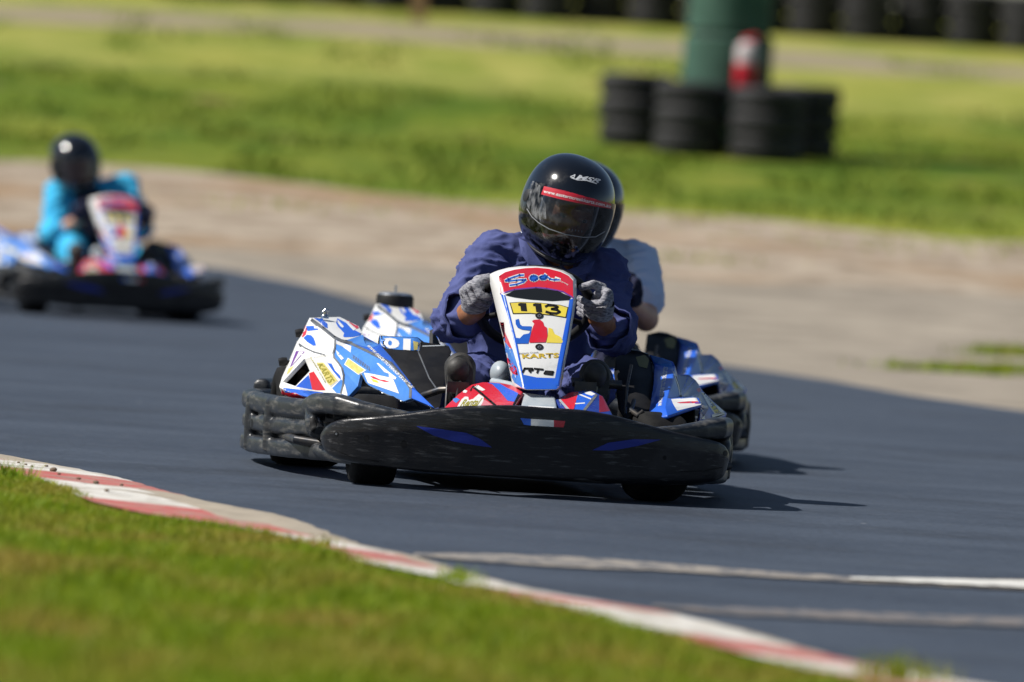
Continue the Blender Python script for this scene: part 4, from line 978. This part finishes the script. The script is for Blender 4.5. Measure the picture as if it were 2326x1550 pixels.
# kerb
KW = mat('kerb white', (.68, .66, .61), .85, c2=(.38, .34, .28), scale=9, lo=.44, hi=.64, detail=9, bump=.003, bscale=50, c3=(.17, .15, .13), scale3=6, lo3=.58, hi3=.68); KR = mat('kerb red', (.46, .10, .09), .85, c2=(.38, .27, .22), scale=9, lo=.44, hi=.64, detail=9, bump=.003, bscale=50, c3=(.17, .15, .13), scale3=6, lo3=.58, hi3=.68); KC = mat('kerb concrete', (.42, .36, .28), .9, c2=(.30, .26, .2), scale=12, lo=.4, hi=.65, detail=9, bump=.004, bscale=60)
bnd = [(985, 1), (1010, 0), (1040, 1), (1066, 0), (1096, 1), (1129, 0), (1188, 1), (1240, 0), (1281, 1), (1315, 0), (1388, 1), (1414, 0), (1488, 1), (1548, 0), (1600, 1)]     # photo row where a block starts: 1 red, 0 white
bY = [(float(np.interp(y, [q[1] for q in ko], [v.y for v in [ground(*q) for q in ko]])), c_) for y, c_ in bnd]
def kcol(Y):
    r_ = 0
    for yb, c_ in bY:
        if Y <= yb: r_ = c_
    return r_
vs, fs, ms = [], [], []; NK = 700; fr5 = [0, .3, .55, .72, .86, 1]
for i in range(NK + 1):
    Y = Y0 + .02 + (Y1 - Y0 - .04) * i / NK
    xo = kox(Y); xi_ = kix(min(Y + .07, Y1)) - .015
    j = .012 * noise.noise(Vector((0, Y * 7, 0)))
    for f in fr5: vs.append((xi_ * (1 - f) + (xo + j) * f, (Y + .07) * (1 - f) + Y * f, .006 + .020 * (1 - f) - (.004 if f == 1 else 0)))
nf = len(fr5)
for i in range(NK):
    Y = Y0 + .02 + (Y1 - Y0 - .04) * i / NK
    for j in range(nf - 1):
        fs.append((i * nf + j, i * nf + j + 1, (i + 1) * nf + j + 1, (i + 1) * nf + j))
        kc = kcol(Y + .02 * noise.noise(Vector((j * 3, Y * 9, 1))))
        conc = (j >= 3 and (Y > 22.9 or 18.2 < Y < 21.6)) or (j == 4 and 16 < Y < 18.2) or (j == 2 and 20 < Y < 21.3)
        ms.append(2 if conc else (1 if kc else 0))
me = bpy.data.meshes.new('kerb'); me.from_pydata(vs, [], fs); me.polygons.foreach_set('material_index', ms); me.shade_smooth(); tag(link('kerb', me, None, [KW, KR, KC]), kind='structure')
# worn painted lines across the asphalt
def mark(name, top, bot, M, z=.004):
    a = [ground(*q) for q in top]; b = [ground(*q) for q in bot]
    N = 220; vs, fs = [], []
    ax, ay = [v.x for v in a], [v.y for v in a]; bx, by = [v.x for v in b], [v.y for v in b]
    for i in range(N + 1):
        x = ax[0] + (ax[-1] - ax[0]) * i / N; ya_, yb_ = float(np.interp(x, ax, ay)), float(np.interp(x, bx, by))
        ya_ += noise.noise(Vector((x * 25, 1, 0))) * .035; yb_ += noise.noise(Vector((x * 25, 7, 0))) * .035
        for f in range(5): vs.append((x, yb_ + (ya_ - yb_) * f / 4, z))
    for i in range(N):
        for f in range(4): fs.append((i * 5 + f, (i + 1) * 5 + f, (i + 1) * 5 + f + 1, i * 5 + f + 1))
    me = bpy.data.meshes.new(name); me.from_pydata(vs, [], fs); tag(link(name, me, None, [M]), kind='structure')
WORN = mat('worn line paint', (.26, .235, .205), .85, c2=(.085, .09, .105), scale=16, stretch=(1, .35, 1), lo=.46, hi=.62, detail=9)
FRESH = mat('fresh line paint', (.62, .61, .57), .8, c2=(.3, .29, .28), scale=14, stretch=(1, .4, 1), lo=.55, hi=.72, detail=8)
mark('worn_line', [(940, 1260), (1100, 1262), (1300, 1268), (1500, 1282), (1700, 1298), (1960, 1316), (2326, 1320), (2700, 1326)], [(940, 1266), (1100, 1280), (1300, 1293), (1500, 1300), (1700, 1312), (1960, 1327), (2326, 1344), (2700, 1352)], WORN)
mark('painted_line', [(1930, 1319), (2100, 1321), (2326, 1327), (2700, 1335)], [(1930, 1323), (2100, 1331), (2326, 1343), (2700, 1352)], FRESH, .008)
mark('worn_line', [(1480, 1378), (1700, 1386), (2000, 1396), (2326, 1406), (2700, 1415)], [(1480, 1384), (1700, 1402), (2000, 1416), (2326, 1428), (2700, 1440)], mat('faint line paint', (.17, .15, .14), .85, c2=(.075, .083, .10), scale=14, stretch=(1, .35, 1), lo=.42, hi=.6, detail=9))

# ------------------------------------------------------------------ grass blades
GB = bpy.data.materials.new('grass blades'); GB.use_nodes = True
nt = GB.node_tree; L = nt.links.new; p = nt.nodes['Principled BSDF']; p.inputs['Roughness'].default_value = .6; p.inputs['Specular IOR Level'].default_value = .25
tc = nd(nt, 'ShaderNodeTexCoord'); at = nd(nt, 'ShaderNodeAttribute', attribute_name='tone')
c = gm(at.outputs['Fac'], 0, 1, (.175, .29, .010), (.33, .39, .022))
dry = gm(at.outputs['Fac'], 0, 1, (.36, .30, .045), (.44, .33, .075))
c = gm(gn(2.4, (1, .6, 1), 7), .46, .66, c, dry)
L(c, p.inputs['Base Color']); tl_ = nd(nt, 'ShaderNodeBsdfTranslucent'); L(c, tl_.inputs[0]); ms_ = nd(nt, 'ShaderNodeMixShader'); ms_.inputs[0].default_value = .42
L(p.outputs[0], ms_.inputs[1]); L(tl_.outputs[0], ms_.inputs[2]); L(ms_.outputs[0], nt.nodes['Material Output'].inputs[0])
def blades(name, P, Hh, W_):
    n = len(P); ang = rng.uniform(0, 2 * np.pi, n); bend = rng.uniform(.15, .75, n) * Hh; ba = rng.uniform(0, 2 * np.pi, n)
    dx, dy = np.cos(ang) * W_ / 2, np.sin(ang) * W_ / 2
    V = np.zeros((n, 5, 3)); bx, by = np.cos(ba) * bend, np.sin(ba) * bend
    V[:, 0] = P + np.stack([-dx, -dy, 0 * dx], 1); V[:, 1] = P + np.stack([dx, dy, 0 * dx], 1)
    V[:, 2] = P + np.stack([dx * .8 + bx * .35, dy * .8 + by * .35, Hh * .6], 1); V[:, 3] = P + np.stack([-dx * .8 + bx * .35, -dy * .8 + by * .35, Hh * .6], 1)
    V[:, 4] = P + np.stack([bx, by, Hh], 1)
    i = np.arange(n)[:, None] * 5
    q = np.concatenate([i + np.array([[0, 1, 2, 3]])], 1); t = i + np.array([[3, 2, 4]])
    me = bpy.data.meshes.new(name); me.vertices.add(n * 5); me.vertices.foreach_set('co', V.reshape(-1))
    lt = np.concatenate([np.concatenate([q, t], 1)], 0).reshape(-1); me.loops.add(n * 7); me.loops.foreach_set('vertex_index', lt.astype(np.int32))
    me.polygons.add(n * 2); ls = (np.arange(n)[:, None] * 7 + np.array([[0, 4]])).reshape(-1); me.polygons.foreach_set('loop_start', ls.astype(np.int32))
    me.update(calc_edges=True); me.validate()
    a = me.attributes.new('tone', 'FLOAT', 'POINT'); a.data.foreach_set('value', np.repeat(rng.uniform(0, 1, n), 5).astype(np.float32))
    o = link(name, me, None, [GB]); return o
def infield_pts(n, ya, yb, wid, p_edge=.0):
    Y = rng.uniform(ya, yb, n); f = rng.uniform(0, 1, n)
    xi = np.array([kix(min(max(y, Y0), Y1)) for y in Y]) - np.where(Y < Y0, (Y - Y0) * .27, 0)
    f = f * (wid if wid < 1 or wid > 3 else np.maximum(.1, xi + .064 * Y + .15))
    return np.stack([xi + .0 - f, Y, np.full(n, .004)], 1), f
P, f = infield_pts(130000, 12.6, 26.0, 1.5)
P2_, f2 = infield_pts(30000, 10.5, 26.5, 4.0)
Pe, fe = infield_pts(9000, 12.6, 25.0, .10)
Pe[:, 0] += .02; Pe[:, 2] = .008
P = np.concatenate([P, P2_, Pe]); fall = np.concatenate([f, f2, fe])
hn = np.array([noise.noise(Vector((x * 3, y * 1.6, 0))) for x, y, z in P])
Hh = (.026 + .016 * hn) * rng.uniform(.6, 1.5, len(P)) * np.clip(.55 + fall * 1.5, .5, 1.15) + .006
blo = blades('grass', P, Hh, rng.uniform(.0035, .007, len(P))); tag(blo, 'short green and straw coloured grass inside the kerb', 'grass', kind='stuff')
# taller tufts along the kerb and weeds on the far gravel
pts, hh = [], []
for px, py, n, h, r in ((8, 1110, 90, .055, .03), (28, 1112, 60, .045, .03), (1036, 1340, 60, .035, .022), (1028, 1345, 50, .03, .025), (728, 1262, 40, .03, .025), (2040, 1570, 120, .05, .04)):
    g_ = ground(px, py)
    for _ in range(n): pts.append((g_.x + random.gauss(0, r), g_.y + random.gauss(0, r * 1.5), .02)); hh.append(h * random.uniform(.4, 1.1))
o = blades('grass_tufts', np.array(pts), np.array(hh), rng.uniform(.003, .006, len(pts))); tag(o, 'longer grass tufts along the kerb edge', 'grass', kind='stuff')
pts, hh = [], []
for px, py, n, r in ((2130, 842, 250, .12), (2210, 846, 350, .12), (2300, 842, 400, .14), (2260, 806, 250, .10), (2320, 800, 300, .12), (2050, 836, 70, .12), (1300, 478, 150, .6), (1540, 585, 100, .3), (2130, 560, 200, .8), (700, 470, 120, .6)):
    g_ = ground(px, py)
    for _ in range(n):
        Y = g_.y + random.gauss(0, r * .7); pts.append((g_.x + random.gauss(0, r), Y, zf(Y) - .02)); hh.append(.07 * random.uniform(.3, 1.1))
o = blades('weeds', np.array(pts), np.array(hh), rng.uniform(.008, .018, len(pts))); tag(o, 'green weeds growing on the gravel verge', 'weeds', kind='stuff')
pts, hh = [], []
for _ in range(42000):
    Y = random.uniform(58, 100); x = random.uniform(-7, 7) * Y / 70; pts.append((x, Y, zf(Y) - .03)); hh.append(random.uniform(.03, .09))
P = np.array(pts); hh = np.array(hh); keep = np.array([y > graf(x) + .6 and noise.noise(Vector((x * .9, y * .35, 4))) > (-.05 if y < 80 else .25) for x, y, z in P]); P = P[keep]
fo = blades('meadow_grass', P, hh[keep], rng.uniform(.02, .04, len(P))); fo.data.materials.clear(); fo.data.materials.append(mat('meadow tufts', (.11, .185, .014), .8, c2=(.25, .28, .04), scale=1.1, lo=.4, hi=.62, spec=.2)); tag(fo, 'rough tufts of grass on the bank', 'grass', kind='stuff')
# loose stones on the kerb
# (each a small thing resting on the paint)
STN = mat('brown clod', (.10, .065, .04), .9, c2=(.2, .15, .1), scale=60)
k_ = 0
for px, py, s_ in ((120, 1083, .017), (104, 1070, .009), (58, 1068, .007), (72, 1072, .006), (42, 1063, .007), (178, 1104, .010), (217, 1114, .013), (275, 1115, .009), (240, 1136, .010), (133, 1092, .008)):
    g_ = ground(px, py); m = MB(); s_ *= .62; m.ell((0, 0, 0), (s_, s_ * .8, s_ * .6), None, 0, 12, 8); o = m.build('stone', STN)
    for v in o.data.vertices: v.co *= 1 + .35 * noise.noise(v.co * 80 + Vector((px, 0, 0)))
    f = (kox(g_.y) - g_.x) / max(.05, kox(g_.y) - kix(g_.y)); o.location = (g_.x, g_.y, .006 + .020 * min(1, max(0, f)) + s_ * .4)
    lab = {0: 'largest brown clod of dirt lying on the red kerb block', 5: 'second largest clod', }
    tag(o, 'largest dark clod of dirt, on the white kerb block near the grass' if k_ == 0 else 'small crumb of dirt lying on the red and white kerb at the left', 'clod', 'dirt crumbs on the kerb'); k_ += 1

# ================================================================== TYRES, POST, BARRIER
def tyre_mesh():
    r, w = .315, .205; hw = w / 2; pr = []
    tr_ = [(r * .62, -hw * .75), (r * .72, -hw * .98), (r * .82, -hw), (r * .90, -hw * .93), (r * .96, -hw * .8)]
    pr = list(tr_)
    for a in (-.56, -.28, 0, .28, .56):
        pr += [(r * .985, hw * (a - .11)), (r, hw * (a - .09)), (r, hw * (a + .09)), (r * .985, hw * (a + .11))]
    pr += [(a, -b) for a, b in reversed(tr_)]
    pr += [(r * .6, hw * .6), (r * .80, hw * .8), (r * .9, hw * .5), (r * .9, -hw * .5), (r * .80, -hw * .8), (r * .6, -hw * .6)]
    m = MB(); m.rev(pr, (0, 0, 0), (0, 0, 1), n=40); return m
tyre0 = tyre_mesh().build('tyre', OLDRUB, None, 45); used = [False]
def put_tyre(x, y, z, label, group, s=1.0):
    if not used[0]: o = tyre0; used[0] = True
    else: o = tyre0.copy(); col.objects.link(o)
    o.location = (x + random.uniform(-.012, .012), y + random.uniform(-.012, .012), z + .1025 * s); o.rotation_euler = (R(random.uniform(-1, 1)), R(random.uniform(-1, 1)), random.uniform(0, 6)); o.scale = (s, s, s)
    tag(o, label, 'tyre', group); return o
def atY(px, py, Y): d = ray(px, py); return CAM + d * (Y / d.y)
stacks = [('leftmost stack', 1442, 73.2), ('second stack from the left', 1566, 72.4), ('third stack from the left', 1742, 72.2), ('rightmost stack', 1822, 73.0)]
lv = ['bottom', 'middle', 'top']
for nm, px, Y in stacks:
    x = atY(px, 300, Y).x
    for k in range(3): put_tyre(x, Y, zf(Y) - .01 + .203 * k, f'old black tyre, {lv[k]} of the {nm} around the green post', 'tyre stacks around the green post')
# one more stack behind, closing the ring
x = atY(1680, 300, 74.2).x
# far barrier of tyre stacks
cols = range(-3, 17)
for i in cols:
    px = 2330 - i * 121; Y = 96.5 + .12 * (i % 3)
    x = atY(px, 60, Y).x
    for k in range(3): put_tyre(x, Y, zf(Y) - .01 + .203 * k, 'black tyre in the long far barrier of three high tyre stacks along the top', 'tyres of the far barrier')
# green padded post
PADG = mat('green foam padding', (.028, .082, .056), .75, c2=(.042, .11, .076), scale=4, bump=.004, bscale=12); STRAP = mat('dark strap', (.015, .02, .02), .6)
gp = atY(1648, 200, 73.4); pz = zf(73.4); post = empty('padded_post', (gp.x, 73.4, pz)); tag(post, 'thick green padded post standing among the black tyres', 'post')
def pad(z0, z1, r, name, M):
    m = MB(); m.rev([(.10, z0), (r - .02, z0), (r, z0 + .02), (r, z1 - .02), (r - .02, z1), (.10, z1)], (0, 0, 0), (0, 0, 1), n=40); return m.build(name, M, post, 40)
pad(.0, .96, .385, 'foam_pad', PADG); pad(.985, 2.6, .36, 'foam_pad', PADG); pad(.955, .99, .355, 'strap', STRAP)
m = MB(); m.rev([(.001, 0), (.09, 0), (.09, 4.5), (.001, 4.5)], (0, 0, 0), (0, 0, 1), n=24, close=False); m.build('steel_pole', GALU, post)
# red and white canister hung on the post
q = atY(1698, 140, 72.75); ex = empty('canister', (q.x, 72.9, zf(72.9) + .56)); tag(ex, 'small red canister with white upper half beside the green post', 'canister')
m = MB(); m.rev([(.001, 0), (.09, 0), (.098, .01), (.098, .20)], (0, 0, 0), (0, 0, 1), n=28, close=False); m.build('lower_body', RED, ex)
m = MB(); m.rev([(.098, .20), (.098, .33), (.085, .36), (.05, .385), (.03, .39)], (0, 0, 0), (0, 0, 1), n=28, close=False); m.build('upper_body', mat('faded white paint', (.5, .44, .44), .5), ex)
m = MB(); m.rev([(.03, .385), (.045, .39), (.045, .42), (.02, .43), (.001, .43)], (0, 0, 0), (0, 0, 1), n=20, close=False); m.tube([(0, 0, .42), (.05, -.02, .44), (.08, -.03, .42)], .01); m.build('valve', RED, ex)
# tan post by the far barrier
g_ = atY(952, 14, 94.0); m = MB(); m.box((0, 0, .55), (.17, .12, 1.1)); o = m.build('wooden_post', mat('weathered wood', (.28, .16, .08), .8, c2=(.36, .23, .13), scale=8, stretch=(6, 6, .6), bump=.003)); bevel(o, .01); o.location = (g_.x, 94.0, zf(94) - .02); tag(o, 'short tan wooden post in front of the far tyre barrier', 'post')
# worn footpath across the bank
PATH = mat('dusty path', (.27, .22, .145), .95, c2=(.20, .20, .075), scale=.8, lo=.45, hi=.7, bump=.01, bscale=10)
pxs = [-30 + .5 * i for i in range(121)]
pn = curve_from_px([(-300, 20), (0, 48), (400, 60), (800, 82), (1150, 105), (1560, 128), (1900, 158), (2326, 180), (2600, 190)]); pfr = curve_from_px([(-300, -12), (0, 8), (400, 24), (800, 44), (1150, 66), (1560, 92), (1900, 118), (2326, 150), (2600, 165)])
sheet('path', pxs, [pn(x) + jn(x, .6, .5) for x in pxs], [pfr(x) + jn(x + 50, .5, .5) for x in pxs], -.012, PATH, 60)

# ================================================================== LIGHT
az_el = R(48); S_ = Vector((-math.cos(R(48)) * math.cos(R(7)), -math.cos(R(48)) * math.sin(R(7)), math.sin(R(48))))
sun = bpy.data.lights.new('sun', 'SUN'); sun.energy = 5.0; sun.angle = R(.53); sun.color = (1, .955, .89)
so = bpy.data.objects.new('sun', sun); col.objects.link(so); so.rotation_euler = S_.to_track_quat('Z', 'Y').to_euler()
w = bpy.data.worlds.new('World'); sc.world = w; w.use_nodes = True; nt = w.node_tree
sky = nt.nodes.new('ShaderNodeTexSky'); sky.sky_type = 'NISHITA'; sky.sun_disc = False; sky.sun_elevation = R(48); sky.sun_rotation = math.atan2(S_.x, S_.y); sky.air_density = 1; sky.dust_density = .6; sky.ozone_density = 1.2
nt.links.new(sky.outputs[0], nt.nodes['Background'].inputs[0]); nt.nodes['Background'].inputs[1].default_value = .05
sc.view_settings.view_transform = 'Standard'; sc.view_settings.look = 'None'; sc.view_settings.exposure = .25; sc.view_settings.gamma = 1
sc.cycles.use_denoising = True; sc.cycles.sample_clamp_indirect = 8; sc.cycles.max_bounces = 8; sc.cycles.transparent_max_bounces = 12
